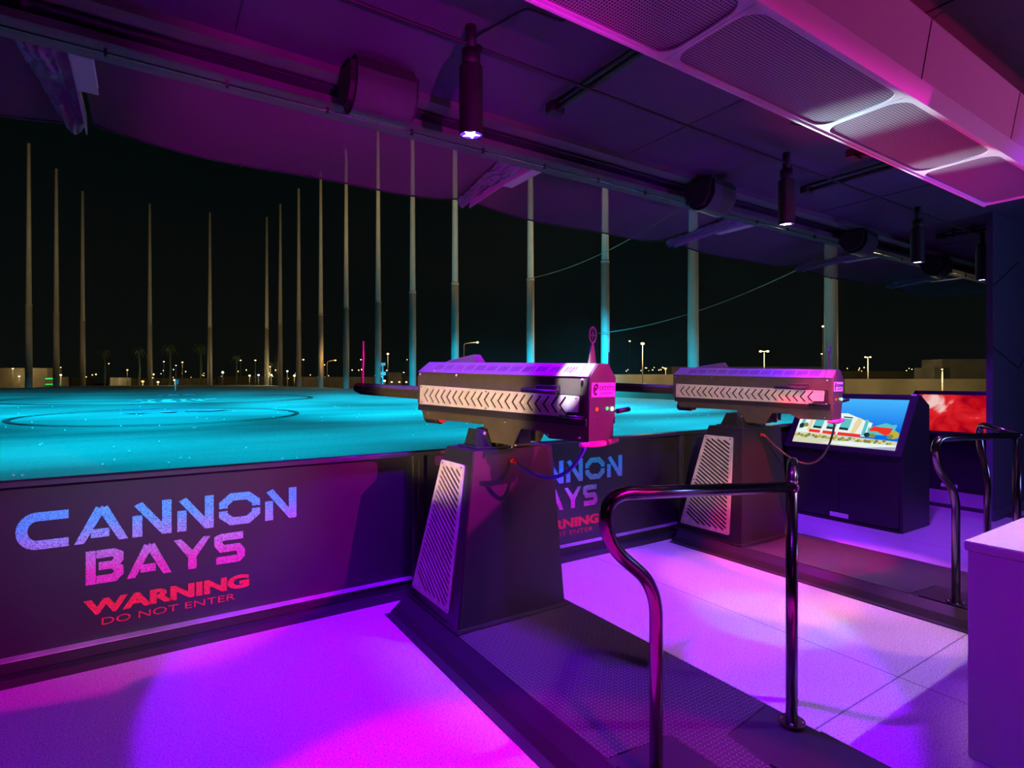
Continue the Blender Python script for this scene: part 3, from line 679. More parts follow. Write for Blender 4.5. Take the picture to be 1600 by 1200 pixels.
    # front sight wedge on the roof, ring sight on the rear
    mb = MB(); mb.hexa([(-0.045, 0.20, 0.222), (0.045, 0.20, 0.222), (0.045, 0.53, 0.222), (-0.045, 0.53, 0.222)], [(-0.03, 0.24, 0.278), (0.03, 0.24, 0.278), (0.03, 0.50, 0.236), (-0.03, 0.50, 0.236)])
    bd(mb, 'roof_wedge', M['gun'])
    mb = MB(); mb.hexa([(-0.035, -0.735, 0.22), (0.035, -0.735, 0.22), (0.035, -0.723, 0.22), (-0.035, -0.723, 0.22)], [(-0.006, -0.733, 0.345), (0.006, -0.733, 0.345), (0.006, -0.727, 0.345), (-0.006, -0.727, 0.345)])
    rg = [(0.034 * math.sin(a), -0.73, 0.388 + 0.046 * math.cos(a)) for a in [2 * PI * i / 28 for i in range(29)]]
    mb.tube(rg, 0.0042, 8, False)
    mb.tube([(0, -0.73, 0.345), (0, -0.73, 0.434)], 0.0018, 6).tube([(-0.034, -0.73, 0.388), (0.034, -0.73, 0.388)], 0.0018, 6)
    rg = [(0.012 * math.sin(a), -0.73, 0.388 + 0.016 * math.cos(a)) for a in [2 * PI * i / 16 for i in range(17)]]
    mb.tube(rg, 0.0015, 6, False)
    bd(mb, 'ring_sight', M['gun'], 'ring sight with cross hairs')
    # barrel shroud, chamfered box section with bolted top strip, and front post
    bp = [(-0.055, -0.035), (-0.055, 0.004), (-0.035, 0.026), (0.035, 0.026), (0.055, 0.004), (0.055, -0.035), (0.03, -0.066), (-0.03, -0.066)]
    mb = MB(); mb.hexa([(x, 0.70, z) for x, z in bp], [(x * (1 if z > -0.05 else 0.8), 1.74 - (0.06 if z < -0.05 else 0), z) for x, z in bp]); br = bd(mb, 'barrel', M['gun'], None, 0.003)
    mb = MB(); mb.box(-0.036, 0.036, 0.74, 1.73, 0.0262, 0.031)
    for sgn in (-1, 1):
        n = Vector((sgn * 0.022, 0, 0.020)).normalized()
        mb.hexa([(sgn * 0.036, 0.74, 0.0265), (sgn * 0.0565, 0.74, 0.0045), (sgn * 0.0565, 1.73, 0.0045), (sgn * 0.036, 1.73, 0.0265)], [(sgn * 0.0385, 0.74, 0.0285), (sgn * 0.0585, 0.74, 0.0065), (sgn * 0.0585, 1.73, 0.0065), (sgn * 0.0385, 1.73, 0.0285)])
    bd(mb, 'barrel_cover', M['roof'], None, 0, br)
    mb = MB()
    for i in range(24):
        for z in (-0.012, -0.024): mb.ball((-0.0552, 0.76 + i * 0.041 + (0.02 if z < -0.02 else 0), z), 0.006, 6, (0.4, 1.3, 0.7))
    for i in range(9): mb.ball((-0.05, 0.78 + i * 0.115, 0.014), 0.005, 6)
    bd(mb, 'barrel_vents', M['deepblack'], None, 0, br)
    mb = MB(); mb.tube([(0, 1.68, 0.025), (0, 1.68, 0.40)], 0.0105, 10, True, 0.008); tag(bd(mb, 'front_post', M['pinkgrip'], 'tall magenta front sight post'))
    # searchlight slung under the front
    mb = MB(); mb.tube([(-0.05, 0.70, -0.19), (-0.05, 0.56, -0.20)], 0.045, 16, True, 0.034).ball((-0.05, 0.70, -0.19), 0.045, 14, (1, .5, 1)).box(-0.07, -0.03, 0.62, 0.66, -0.17, -0.12)
    bd(mb, 'under_lamp', M['deepblack'])
    mb = MB(); mb.tube([(-0.05, 0.575, -0.199), (-0.05, 0.53, -0.199)], 0.024, 14).ball((-0.05, 0.53, -0.199), 0.024, 12); bd(mb, 'under_lamp_lens', M['red'], 'red lamp lens')
    return g
YW1 = 0.25; YW2 = 0.183
cannon('near cannon with brushed chevron side plate, aimed at the range over the left panels', (2.0, 3.2, 1.5), YW1)
cannon('far cannon with chevron side plate, partly covering the blue screen', (4.96, 3.36, 1.5), YW2)

def hang_cable(name, p0, p1, sag, r, m, label, side=(0, 0, 0)):
    p0, p1 = Vector(p0), Vector(p1); pts = []
    for i in range(25):
        t = i / 24; p = p0.lerp(p1, t); k = 4 * t * (1 - t)
        pts.append(p + Vector((side[0] * k, side[1] * k, -sag * k)))
    return tag(MB().tube(pts, r, 10).build(name, m), label, 'cable')
def cpt(piv, yaw, p):
    return Matrix.Translation(piv) @ Matrix.Rotation(yaw, 4, 'Z') @ Matrix.Rotation(0.028, 4, 'X') @ Vector(p)
hang_cable('power_cable', (1.985, 2.985, 1.066), cpt((2.0, 3.2, 1.5), YW1, (-0.165, -0.81, -0.240)), 0.125, 0.0115, M['blue_cable'], 'blue cable looping from the near pedestal to the near cannon grip', (0.03, -0.03, 0))
hang_cable('power_cable', (4.945, 3.145, 1.066), cpt((4.96, 3.36, 1.5), YW2, (-0.10, -0.82, -0.255)), 0.30, 0.009, M['cable'], 'black cable drooping in front of the blue screen below the far cannon', (0.10, -0.05, 0))
# small white-rimmed tag under the far cannon
g = tag(MB().box(-0.022, 0.022, -0.003, 0.003, -0.042, 0.042).build('screen_tag', M['white']), 'small white framed tag below the far cannon beside its yoke', 'tag')
g.location = (5.05, 3.08, 1.262); g.rotation_euler = (0, 0, -0.3)
mb = MB().box(-0.016, 0.016, -0.0045, -0.003, -0.034, 0.034); mb.build('tag_face', M['ink'], g)

def smooth_path(pts, r=0.08, n=6):
    P = [Vector(p) for p in pts]; out = [P[0]]
    for i in range(1, len(P) - 1):
        a, b, c = P[i - 1], P[i], P[i + 1]
        d1 = min(r, (a - b).length * 0.49); d2 = min(r, (c - b).length * 0.49)
        s, e = b + (a - b).normalized() * d1, b + (c - b).normalized() * d2
        for k in range(n + 1):
            t = k / n; out.append(s * (1 - t) ** 2 + b * 2 * t * (1 - t) + e * t ** 2)
    out.append(P[-1]); return out
def railing(label, A, C, B, zc, za, zb, bz):
    """A, C, B: post positions in plan; two swan-neck arms meet at the corner post C"""
    g = thing('railing', label, 'railing', (C[0], C[1], 0.10))
    T0 = Matrix.Translation((-C[0], -C[1], -0.10))
    A, B, C = Vector(A), Vector(B), Vector(C)
    r = 0.0245
    def arm(Q, zt, z0, reach, low=0.84):
        d = (Q - C).normalized(); o = Q + d * reach
        pts = [(Q.x, Q.y, z0), (Q.x, Q.y, low), (o.x, o.y, zt - 0.19), (o.x, o.y, zt - 0.05), ((o - d * 0.10).x, (o - d * 0.10).y, zt), (C.x, C.y, zc)]
        P = [Vector(p) for p in pts]
        path = [P[0]]
        path = smooth_path([P[0], P[1], Vector((o.x, o.y, zt - 0.17)), Vector((o.x, o.y, zt)), P[5]], 0.115, 9)
        return path
    pa = arm(A, za, 0.10, 0.235)
    mb = MB().tube(pa, r, 18); mb.build('handrail', M['chrome'], g, T0)
    pb = arm(B, zb, bz, 0.13)
    mb = MB().tube(pb, r, 18); mb.build('handrail', M['chrome'], g, T0)
    mb = MB().tube([(C.x, C.y, 0.10), (C.x, C.y, zc - 0.02)], r, 18).ball((C.x, C.y, zc), 0.031, 16); mb.build('corner_post', M['chrome'], g, T0)
    for Q, z, rf in ((A, 0.104, .055), (C, 0.104, .055), (B, bz, .027)):
        mb = MB().tube([(Q.x, Q.y, z), (Q.x, Q.y, z + 0.010)], rf, 20)
        f = mb.build('base_flange', M['chrome'], g, T0)
        dots('flange_bolt', M['bolt'], f, [(Q.x + (rf - .015) * math.cos(a), Q.y + (rf - .015) * math.sin(a), z + 0.011) for a in [k * PI / 2 + 0.5 for k in range(4)]] if rf > .05 else [], 0.008, 8, T0, (1, 1, .7))
    return g
railing('near swan neck railing in dark polished tube, at the front of the picture', (1.575, 1.44), (2.365, 1.383), (2.70, 1.575), 1.135, 1.205, 1.20, 0.0)
railing('far swan neck railing in dark polished tube, beside the pale counter', (4.555, 1.52), (5.33, 1.41), (5.66, 1.68), 1.20, 1.225, 1.245, 0.0)

# added unseen lamp body with a flap keeping magenta light off the ceiling fixture
g = thing('light_blocker', 'added unseen black lamp body with a light blocking flap behind the viewpoint', 'light blocker', (3.9, -2.2, 3.3), math.atan2(3.55, 6.2))
MB().tube([(0, -0.05, 0), (0, -0.30, 0)], 0.09, 18).tube([(0, -0.2, 0.08), (0, -0.2, 0.22)], 0.02, 8).build('body', M['deepblack'], g)
MB().box(-0.16, 0.16, 0.15, 0.154, -0.024, 0.12).box(-0.01, 0.01, -0.1, 0.154, 0.11, 0.12).build('blocking_flap', M['deepblack'], g)

# ================================================================== KIOSKS
def prism_y(prof, y0, y1):
    mb = MB(); mb.hexa([(x, y0, z) for x, z in prof], [(x, y1, z) for x, z in prof]); return mb
def red_screen_mat():
    m = bpy.data.materials.new('red_smoke_screen'); m.use_nodes = True; nt = m.node_tree; n = nt.nodes; n.clear(); L = nt.links
    t = n.new('ShaderNodeTexCoord'); o = n.new('ShaderNodeOutputMaterial'); e = n.new('ShaderNodeEmission'); L.new(e.outputs[0], o.inputs[0])
    no = n.new('ShaderNodeTexNoise'); no.inputs['Scale'].default_value = 3.2; no.inputs['Detail'].default_value = 7; no.inputs['Distortion'].default_value = 0.8
    L.new(t.outputs['Object'], no.inputs['Vector'])
    r = n.new('ShaderNodeValToRGB'); c = r.color_ramp
    c.elements[0].position = 0.30; c.elements[0].color = (0.06, 0.0, 0.03, 1); c.elements[1].position = 0.80; c.elements[1].color = (1.0, 0.65, 0.62, 1)
    a = c.elements.new(0.44); a.color = (0.55, 0.002, 0.010, 1); a = c.elements.new(0.66); a.color = (0.85, 0.02, 0.03, 1)
    s = n.new('ShaderNodeSeparateXYZ'); L.new(t.outputs['Object'], s.inputs[0])
    # brighter smoke towards the upper middle
    dy = mth(nt, 'POWER', mth(nt, 'MULTIPLY', mth(nt, 'SUBTRACT', s.outputs['Y'], 0.22), 3.2), 2.0)
    dz = mth(nt, 'POWER', mth(nt, 'MULTIPLY', mth(nt, 'SUBTRACT', s.outputs['Z'], 1.27), 4.5), 2.0)
    k = mth(nt, 'MULTIPLY', mth(nt, 'MAXIMUM', mth(nt, 'SUBTRACT', 1.0, mth(nt, 'ADD', dy, dz)), 0.0), 0.26)
    L.new(mth(nt, 'ADD', no.outputs['Fac'], k), r.inputs[0]); L.new(r.outputs[0], e.inputs[0]); e.inputs[1].default_value = 0.85
    return m
def sky_screen_mat():
    m = bpy.data.materials.new('blue_sky_screen'); m.use_nodes = True; nt = m.node_tree; n = nt.nodes; n.clear(); L = nt.links
    t = n.new('ShaderNodeTexCoord'); o = n.new('ShaderNodeOutputMaterial'); e = n.new('ShaderNodeEmission'); L.new(e.outputs[0], o.inputs[0])
    s = n.new('ShaderNodeSeparateXYZ'); L.new(t.outputs['Object'], s.inputs[0])
    mr = n.new('ShaderNodeMapRange'); mr.inputs['From Min'].default_value = 0.95; mr.inputs['From Max'].default_value = 1.38; L.new(s.outputs['Z'], mr.inputs['Value'])
    r = n.new('ShaderNodeValToRGB'); r.color_ramp.elements[0].color = (0.0, 0.16, 0.80, 1); r.color_ramp.elements[1].color = (0.06, 0.46, 1.0, 1); r.color_ramp.elements[0].position = 0.25
    L.new(mr.outputs[0], r.inputs[0]); L.new(r.outputs[0], e.inputs[0]); e.inputs[1].default_value = 1.0
    return m
M['sky_screen'] = sky_screen_mat(); M['red_screen'] = red_screen_mat()
for nm, c, s in (('scr_white', (0.85, 0.95, 0.92), 0.95), ('scr_cream', (0.9, 0.75, 0.4), 0.9), ('scr_teal', (0.12, 0.6, 0.65), 0.9), ('scr_red', (0.95, 0.04, 0.02), 0.9), ('scr_green', (0.30, 0.36, 0.10), 0.7), ('scr_yellow', (0.65, 0.55, 0.05), 0.8), ('scr_dark', (0.02, 0.06, 0.06), 0.6), ('scr_sand', (0.75, 0.75, 0.55), 0.9), ('scr_shade', (0.45, 0.45, 0.75), 0.9)):
    M[nm] = emis(nm, c, s)
def kiosk(label, x0, ya, yb, screen, dz=0.0):
    """ya: near (right) end, yb: far (left) end"""
    cy = (ya + yb) / 2; g = thing('screen_kiosk', label, 'kiosk', (x0, cy, dz)); T0 = Matrix.Translation((-x0, -cy, 0))
    prof = [(x0 + 0.03, 0), (x0 + 0.03, 0.78), (x0, 0.80), (x0 + 0.42, 1.44), (x0 + 0.47, 1.445), (x0 + 0.68, 1.33), (x0 + 0.68, 0)]
    prism_y(prof, ya, yb).bevel(0.004, 1).build('cabinet', M['panel'], g, T0)
    up = Vector((0.42, 0, 0.64)); Ls = up.length; up.normalize(); nrm = Vector((-up.z, 0, up.x)); Wd = yb - ya
    B = T0 @ basis(Vector((x0, yb, 0.80)) + nrm * 0.004, (0, -1, 0), up, nrm)      # local x runs to the right, y up the slope
    plate('bezel', rrect(0, Wd, 0.0, Ls, 0.01), [rrect(0.055, Wd - 0.055, 0.05, Ls - 0.045, 0.006)], 0.014, B, M['panel'], g)
    sw0, sw1, sh0, sh1 = 0.075, Wd - 0.075, 0.07, Ls - 0.065
    mb = MB(); mb.quad(*[B @ Vector(p) for p in ((0.05, 0.045, 0.0), (Wd - 0.05, 0.045, 0.0), (Wd - 0.05, Ls - 0.04, 0.0), (0.05, Ls - 0.04, 0.0))]); mb.build('screen_surround', M['deepblack'], g)
    mb = MB(); mb.quad(*[B @ Vector(p) for p in ((sw0, sh0, 0.002), (sw1, sh0, 0.002), (sw1, sh1, 0.002), (sw0, sh1, 0.002))])
    s = mb.build('screen', M['sky_screen'] if screen == 'sky' else M['red_screen'], g)
    s['label'] = 'lit screen showing a white building under a blue sky' if screen == 'sky' else 'lit screen filled with red smoke'
    SW, SH = sw1 - sw0, sh1 - sh0; cnt = [0.003]
    def shp(pts, m, nm='picture'):
        cnt[0] += 0.00012
        mb = MB(); vv = [mb.b.verts.new(B @ Vector((sw0 + u * SW, sh0 + v * SH, cnt[0]))) for u, v in pts]; mb.b.faces.new(vv)
        return mb
    if screen == 'sky':
        groups = {}
        def add(pts, m): groups.setdefault(m, []).append(pts)
        order = []
        def put(pts, m): order.append((pts, m))
        put([(0, 0), (1, 0), (1, 0.17), (0, 0.24)], 'scr_sand')
        put([(0.0, 0.22), (0, 0.62), (0.06, 0.66), (0.48, 0.68), (0.66, 0.55), (0.74, 0.50), (0.72, 0.22)], 'scr_white')
        put([(0.02, 0.30), (0.05, 0.64), (0.075, 0.64), (0.06, 0.30)], 'scr_teal')
        for u in (0.17, 0.31, 0.44):
            put([(u, 0.38), (u + 0.095, 0.37), (u + 0.10, 0.56), (u + 0.005, 0.57)], 'scr_teal')
            put([(u, 0.33), (u + 0.09, 0.32), (u + 0.09, 0.37), (u, 0.38)], 'scr_dark')
            put([(u + 0.01, 0.585), (u + 0.10, 0.575), (u + 0.10, 0.60), (u + 0.01, 0.61)], 'scr_dark')
        put([(0.115, 0.26), (0.15, 0.26), (0.16, 0.62), (0.125, 0.62)], 'scr_cream')
        put([(0.56, 0.26), (0.60, 0.24), (0.635, 0.48), (0.63, 0.58), (0.60, 0.60), (0.575, 0.50)], 'scr_cream')
        put([(0.665, 0.24), (0.70, 0.24), (0.70, 0.56), (0.67, 0.57)], 'scr_teal')
        put([(0.71, 0.40), (0.86, 0.52), (0.955, 0.46), (0.95, 0.28), (0.72, 0.26)], 'scr_teal')
        put([(0.73, 0.38), (0.76, 0.44), (0.93, 0.42), (0.92, 0.30), (0.88, 0.27), (0.80, 0.34), (0.73, 0.34)], 'scr_red')
        put([(0.80, 0.43), (0.955, 0.50), (0.96, 0.44), (0.93, 0.42)], 'scr_teal')
        put([(0.14, 0.235), (0.42, 0.215), (0.42, 0.275), (0.14, 0.30)], 'scr_red')
        put([(0.44, 0.215), (0.67, 0.20), (0.66, 0.26), (0.44, 0.275)], 'scr_red')
        put([(0.26, 0.22), (0.285, 0.22), (0.285, 0.29), (0.26, 0.29)], 'scr_white')
        rnd = random.Random(3)
        for i in range(34):
            u = 0.02 + i * 0.028 + rnd.uniform(-.01, .01); v = 0.15 - 0.02 * u + rnd.uniform(-.03, .03); rr = rnd.uniform(0.013, 0.024)
            put([(u + rr * math.cos(a), v + rr * 1.7 * math.sin(a) * (0.7 + 0.6 * rnd.random())) for a in [2 * PI * k / 8 for k in range(8)]], 'scr_green' if i % 3 else 'scr_yellow')
        for (u, v, rr, mm) in ((0.96, 0.29, 0.05, 'scr_yellow'), (0.93, 0.25, 0.03, 'scr_green'), (0.72, 0.26, 0.03, 'scr_dark'), (0.77, 0.24, 0.03, 'scr_green'), (0.05, 0.36, 0.035, 'scr_dark'), (0.09, 0.38, 0.03, 'scr_green')):
            put([(u + (rr * (0.75 + 0.35 * rnd.random())) * math.cos(a), v + rr * 1.6 * (0.75 + 0.4 * rnd.random()) * math.sin(a)) for a in [2 * PI * k / 11 for k in range(11)]], mm)
        put([(0.30, 0.03), (1, 0.0), (1, 0.09), (0.55, 0.10)], 'scr_white')
        put([(0.70, 0.0), (1.0, 0.0), (1.0, 0.06)], 'scr_shade')
        bm = {}
        for pts, m in order:
            cnt[0] += 0.0001
            mb = bm.setdefault(m, MB())
            pts = [(min(max(u, 0.0), 1.0), min(max(v, 0.0), 1.0)) for u, v in pts]
            try: mb.b.faces.new([mb.b.verts.new(B @ Vector((sw0 + u * SW, sh0 + v * SH, cnt[0]))) for u, v in pts])
            except ValueError: pass
        for m, mb in bm.items(): mb.build('screen_picture', M[m], s)
    # doors with a trapezoid finger cut-out at the top and bottom centre
    Bf = T0 @ basis((x0 + 0.024, yb, 0), (0, -1, 0), (0, 0, 1), (-1, 0, 0))
    c = Wd / 2
    d1 = [(0.03, 0.045), (c - 0.17, 0.045), (c - 0.12, 0.11), (c - 0.004, 0.11), (c - 0.004, 0.60), (c - 0.09, 0.60), (c - 0.17, 0.70), (0.03, 0.74)]
    d2 = [(Wd - x, y) for x, y in d1][::-1]
    for d in (d1, d2): plate('door', d, [], 0.016, Bf, M['panel'], g)
    mb = MB(); mb.box(x0 + 0.01, x0 + 0.03, ya + 0.03, yb - 0.03, 0.0, 0.03); mb.build('plinth', M['deepblack'], g, T0)
    mb = MB(); mb.box(x0 + 0.405, x0 + 0.43, ya + 0.02, ya + 0.07, 1.438, 1.452); mb.build('status_light', M['violetl'], g, T0)
    # feet seen in the cut-out
    mb = MB(); mb.box(x0 + 0.012, x0 + 0.020, cy - 0.10, cy + 0.10, 0.05, 0.10); mb.build('vent', M['white'], g, T0)
    return g
kiosk('dark kiosk with a lit screen of a building under blue sky', 6.57, 2.66, 3.93, 'sky')
kiosk('dark kiosk behind with a red glowing screen, cut off by the partition', 9.75, 2.75, 3.93, 'red')
k3 = thing('screen_kiosk', 'farthest kiosk, only its blue lit top edge visible above the red screen', 'kiosk', (12.7, 3.1, 0))
mb = MB(); mb.box(0, 0.6, -0.65, 0.72, 0, 1.40).bevel(0.01, 1).build('cabinet', M['panel'], k3)
mb = MB(); mb.box(-0.01, 0.02, -0.55, 0.55, 1.37, 1.39).build('light_strip', emis('pale_violet_strip', (0.6, 0.55, 1.0), 2.0), k3)
# low kerb strip on the floor past the kiosk
tag(MB().hexa([(8.44, 1.9, 0), (8.58, 1.9, 0), (8.58, 3.86, 0), (8.44, 3.86, 0)], [(8.47, 1.9, 0.03), (8.55, 1.9, 0.03), (8.55, 3.86, 0.03), (8.47, 3.86, 0.03)]).build('cable_ramp', M['black']), 'low dark cable ramp on the floor behind the blue screen kiosk', 'cable ramp')

# ================================================================== COUNTER
g = thing('counter', 'pale counter block at the lower right corner of the picture', 'counter', (3.9, 0.0, 0))
mb = MB(); mb.box(-0.975, 0.37, -1.1, 0.935, 0.0, 0.88); mb.bevel(0.004, 2).build('body', M['white'], g)
mb = MB(); mb.box(-0.985, 0.385, -1.12, 0.945, 0.88, 0.92); mb.bevel(0.004, 2).build('worktop', M['white'], g)

# ================================================================== CEILING FIXTURE (long mesh-bottomed housing)
g = thing('ceiling_fixture', 'long pink and white ceiling housing with perforated mesh bays underneath', 'light fixture', (2.0, 1.33, 3.0))
X0, X1 = -1.75, 5.22; T0 = Matrix.Translation((-2.0, -1.33, -3.0))
bays = [(-1.72, -0.58), (-0.57, 0.58), (0.59, 1.75), (1.765, 2.905), (2.92, 4.05), (4.065, 5.19)]
def warp(x): return 0.0
for i, (a, b) in enumerate(bays):
    Bm = T0 @ basis((0, 0, 2.905), (1, 0, 0), (0, 1, 0), (0, 0, 1))
    fr = plate('bay_frame', [(a - .006, 1.155), (b + .006, 1.155), (b + .006, 1.56), (a - .006, 1.56)], [rrect(a + 0.010, b - 0.010, 1.172, 1.545, 0.085, 7)], 0.008, Bm, M['whitepaint'], g)
    mb = MB(); mb.box(a + 0.005, b - 0.005, 1.165, 1.552, 2.910, 2.914); mb.build('mesh_panel', M['perf'], fr, T0)
mb = MB(); mb.box(X0, X1, 1.130, 1.142, 2.885, 3.16).box(X0, X1, 1.56, 1.572, 2.895, 3.10).box(X0, X0 + .01, 1.142, 1.56, 2.90, 3.12).box(X1 - .01, X1, 1.142, 1.56, 2.90, 3.12)
mb.hexa([(X0, 1.100, 2.955), (X1, 1.100, 2.955), (X1, 1.130, 2.885), (X0, 1.130, 2.885)], [(X0, 1.112, 2.962), (X1, 1.112, 2.962), (X1, 1.142, 2.892), (X0, 1.142, 2.892)])
mb.hexa([(X0, 1.06, 3.20), (X1, 1.06, 3.20), (X1, 1.100, 2.955), (X0, 1.100, 2.955)], [(X0, 1.075, 3.20), (X1, 1.075, 3.20), (X1, 1.115, 2.96), (X0, 1.115, 2.96)])
mb.box(X0, X1, 1.06, 1.56, 3.195, 3.205)
mb.build('housing', M['whitepaint'], g, T0)
for x in (-0.575, 1.757, 2.912, 4.057):
    mb = MB(); mb.hexa([(x - .003, 1.058, 3.20), (x + .003, 1.058, 3.20), (x + .003, 1.098, 2.955), (x - .003, 1.098, 2.955)], [(x - .003, 1.064, 3.20), (x + .003, 1.064, 3.20), (x + .003, 1.104, 2.955), (x - .003, 1.104, 2.955)])
    mb.build('seam', M['deepblack'], g, T0)
for x in (-1.0, 0.5, 2.0, 3.5, 4.9):
    mb = MB().tube([(x, 1.32, 3.2), (x, 1.32, 3.52)], 0.008, 8); mb.build('hanger_rod', M['black'], g, T0)

# ================================================================== CEILING SPOTS, SPEAKERS, STRUTS
def ceiling_spot(loc, label, first=[None]):
    if first[0] is None:
        g = thing('ceiling_spotlight', label, 'spotlight', loc, 0, 'black cylinder spotlights under the ceiling')
        MB().tube([(0, 0, 0), (0, 0, 0.37)], 0.064, 28, False).tube([(0, 0, 0.365), (0, 0, 0.37)], 0.064, 28).build('barrel', M['deepblack'], g)
        MB().tube([(0, 0, 0.37), (0, 0, 0.46)], 0.05, 20).tube([(0, 0, 0.46), (0, 0, 0.60)], 0.03, 10).tube([(0.03, 0, 0.45), (0.05, 0, 0.5)], 0.02, 10).build('stem', M['deepblack'], g)
        lens = MB().tube([(0, 0, 0.012), (0, 0, 0.014)], 0.061, 28).build('lens', M['violetl'], g)
        st = []
        for k in range(10):
            r = 0.050 if k % 2 == 0 else 0.024; a = PI / 2 + k * PI / 5 + 0.6; st.append((r * math.cos(a), r * math.sin(a)))
        plate('star_mask', st, [], 0.001, Matrix.Translation((0, 0, 0.009)), M['starl'], lens)
        first[0] = g; return g
    c = copy_tree(first[0], None, label); c.location = loc; return c
ceiling_spot((1.47, 2.66, 2.925), 'nearest black cylinder spotlight, its star shaped opening glowing, left of the others')
ceiling_spot((4.47, 2.66, 2.90), 'black cylinder spotlight hanging second, right of the first speaker')
ceiling_spot((6.95, 2.66, 2.87), 'small black cylinder spotlight hanging third, near the partition')
ceiling_spot((8.78, 2.66, 2.86), 'farthest black cylinder spotlight, half cut off by the partition edge')
ceiling_spot((-1.53, 2.66, 2.925), 'black cylinder spotlight beyond the left edge of the picture')

def speaker(loc, rz, label, first=[None]):
    if first[0] is None:
        g = thing('ceiling_speaker', label, 'speaker', loc, rz, 'black speakers along the ceiling edge')
        prof = [(-0.16, 0.13), (0.10, 0.15), (0.17, 0.06), (0.13, -0.08), (0.03, -0.15), (-0.08, -0.13), (-0.15, -0.03)]   # (y, z)
        mb = MB(); mb.hexa([(-0.21, y, z) for y, z in prof], [(0.21, y, z) for y, z in prof]); mb.bevel(0.03, 4).build('cabinet', M['deepblack'], g)
        pts = [(-0.155, 0.06), (-0.157, -0.03), (-0.085, -0.137), (0.03, -0.158), (0.12, -0.10)]
        mb = MB(); n = len(pts)
        pp = smooth_path([(0, y, z) for y, z in pts], 0.05, 5)
        for i in range(len(pp) - 1):
            a, b = pp[i], pp[i + 1]; f = mb.quad((-0.18, a.y - .004, a.z - .004), (0.18, a.y - .004, a.z - .004), (0.18, b.y - .004, b.z - .004), (-0.18, b.y - .004, b.z - .004))
        m = mat('speaker_grille', (0.10, 0.10, 0.11), 0.35, metal=0.6, bump=0.8, bscale=180)
        mb.build('grille', m, g)
        MB().tube([(0, 0, 0.12), (0, 0, 0.18)], 0.03, 10).box(-0.10, 0.10, -0.03, 0.03, 0.145, 0.17).box(-0.05, 0.05, -0.05, 0.05, 0.165, 0.19).build('bracket', M['deepblack'], g)
        first[0] = g; return g
    c = copy_tree(first[0], None, label); c.location = loc; c.rotation_euler = (0, 0, rz); return c
speaker((1.19, 3.32, 3.35), 0.0, 'largest dark box speaker on the ceiling edge, left of the star spotlight')
speaker((4.45, 3.40, 3.33), 0.10, 'rounded black speaker on the ceiling edge between the first two spotlights')
speaker((7.47, 3.50, 3.33), 0.10, 'third black speaker along the ceiling edge, right of the second spotlight')
speaker((10.05, 3.60, 3.33), 0.10, 'small farthest black speaker next to the partition top')

def strut(x0, y0, x1, y1, z, label):
    g = thing('ceiling_strut', label, 'strut', (x0, y0, z))
    d = Vector((x1 - x0, y1 - y0, 0))
    MB().tube([(0, 0, 0), d], 0.020, 8).tube([(0, 0, 0.05), d + Vector((0, 0, 0.05))], 0.012, 8).build('bar', M['deepblack'], g)
    MB().box(-0.06, 0.06, -0.035, 0.035, -0.03, 0.04).bevel(0.006, 1).build('end_bracket', M['deepblack'], g)
    mb = MB()
    for t in (0.25, 0.6, 0.9): mb.box(d.x * t - .02, d.x * t + .02, d.y * t - .012, d.y * t + .012, -0.03, 0.10)
    mb.build('clips', M['deepblack'], g)
    return g
strut(2.32, 3.02, 2.34, -1.5, 3.44, 'dark ceiling strut running toward the mesh housing right of the star spotlight')
strut(5.35, 2.98, 5.40, -1.5, 3.44, 'dark ceiling strut beside the second spotlight')
strut(8.50, 3.00, 8.55, 2.45, 3.44, 'short dark ceiling strut near the partition top')
strut(4.62, 2.20, 5.10, 1.80, 3.36, 'short dark strut segment hanging just left of the mesh housing')
# conduit along the spotlights
mb = MB(); mb.tube([(-7, 2.66, 3.42), (13, 2.66, 3.42)], 0.009, 8)
tag(mb.build('conduit', M['deepblack']), 'thin dark conduit linking the cylinder spotlights', 'conduit')
mb = MB(); mb.tube([(-7, 3.66, 3.50), (15, 3.66, 3.50)], 0.010, 8)
tag(mb.build('conduit', M['deepblack']), 'thin dark cable running along the deck edge beam', 'conduit')
mb = MB(); mb.tube(smooth_path([(1.47, 2.66, 3.45), (1.62, 2.35, 3.50), (1.85, 2.35, 3.51), (1.9, 1.7, 3.51)], 0.03, 3), 0.006, 6)
tag(mb.build('conduit', M['deepblack']), 'bent thin conduit above the star spotlight', 'conduit')
mb = MB(); mb.tube(smooth_path([(4.0, 2.35, 3.51), (4.05, 2.2, 3.44), (4.12, 2.2, 3.44), (5.2, 2.0, 3.46)], 0.03, 3), 0.006, 6)
tag(mb.build('conduit', M['deepblack']), 'bent thin conduit between the second spotlight and mesh housing', 'conduit')
# thin rod under the deck beam that catches the light
mb = MB(); mb.tube([(-7, 3.80, 3.405), (15, 3.80, 3.405)], 0.006, 6)
for i in range(36): mb.box(-6.8 + i * 0.6, -6.785 + i * 0.6, 3.79, 3.81, 3.385, 3.426)
tag(mb.build('curtain_rod', M['chrome']), 'thin metal rod fixed under the deck edge beam', 'rod')
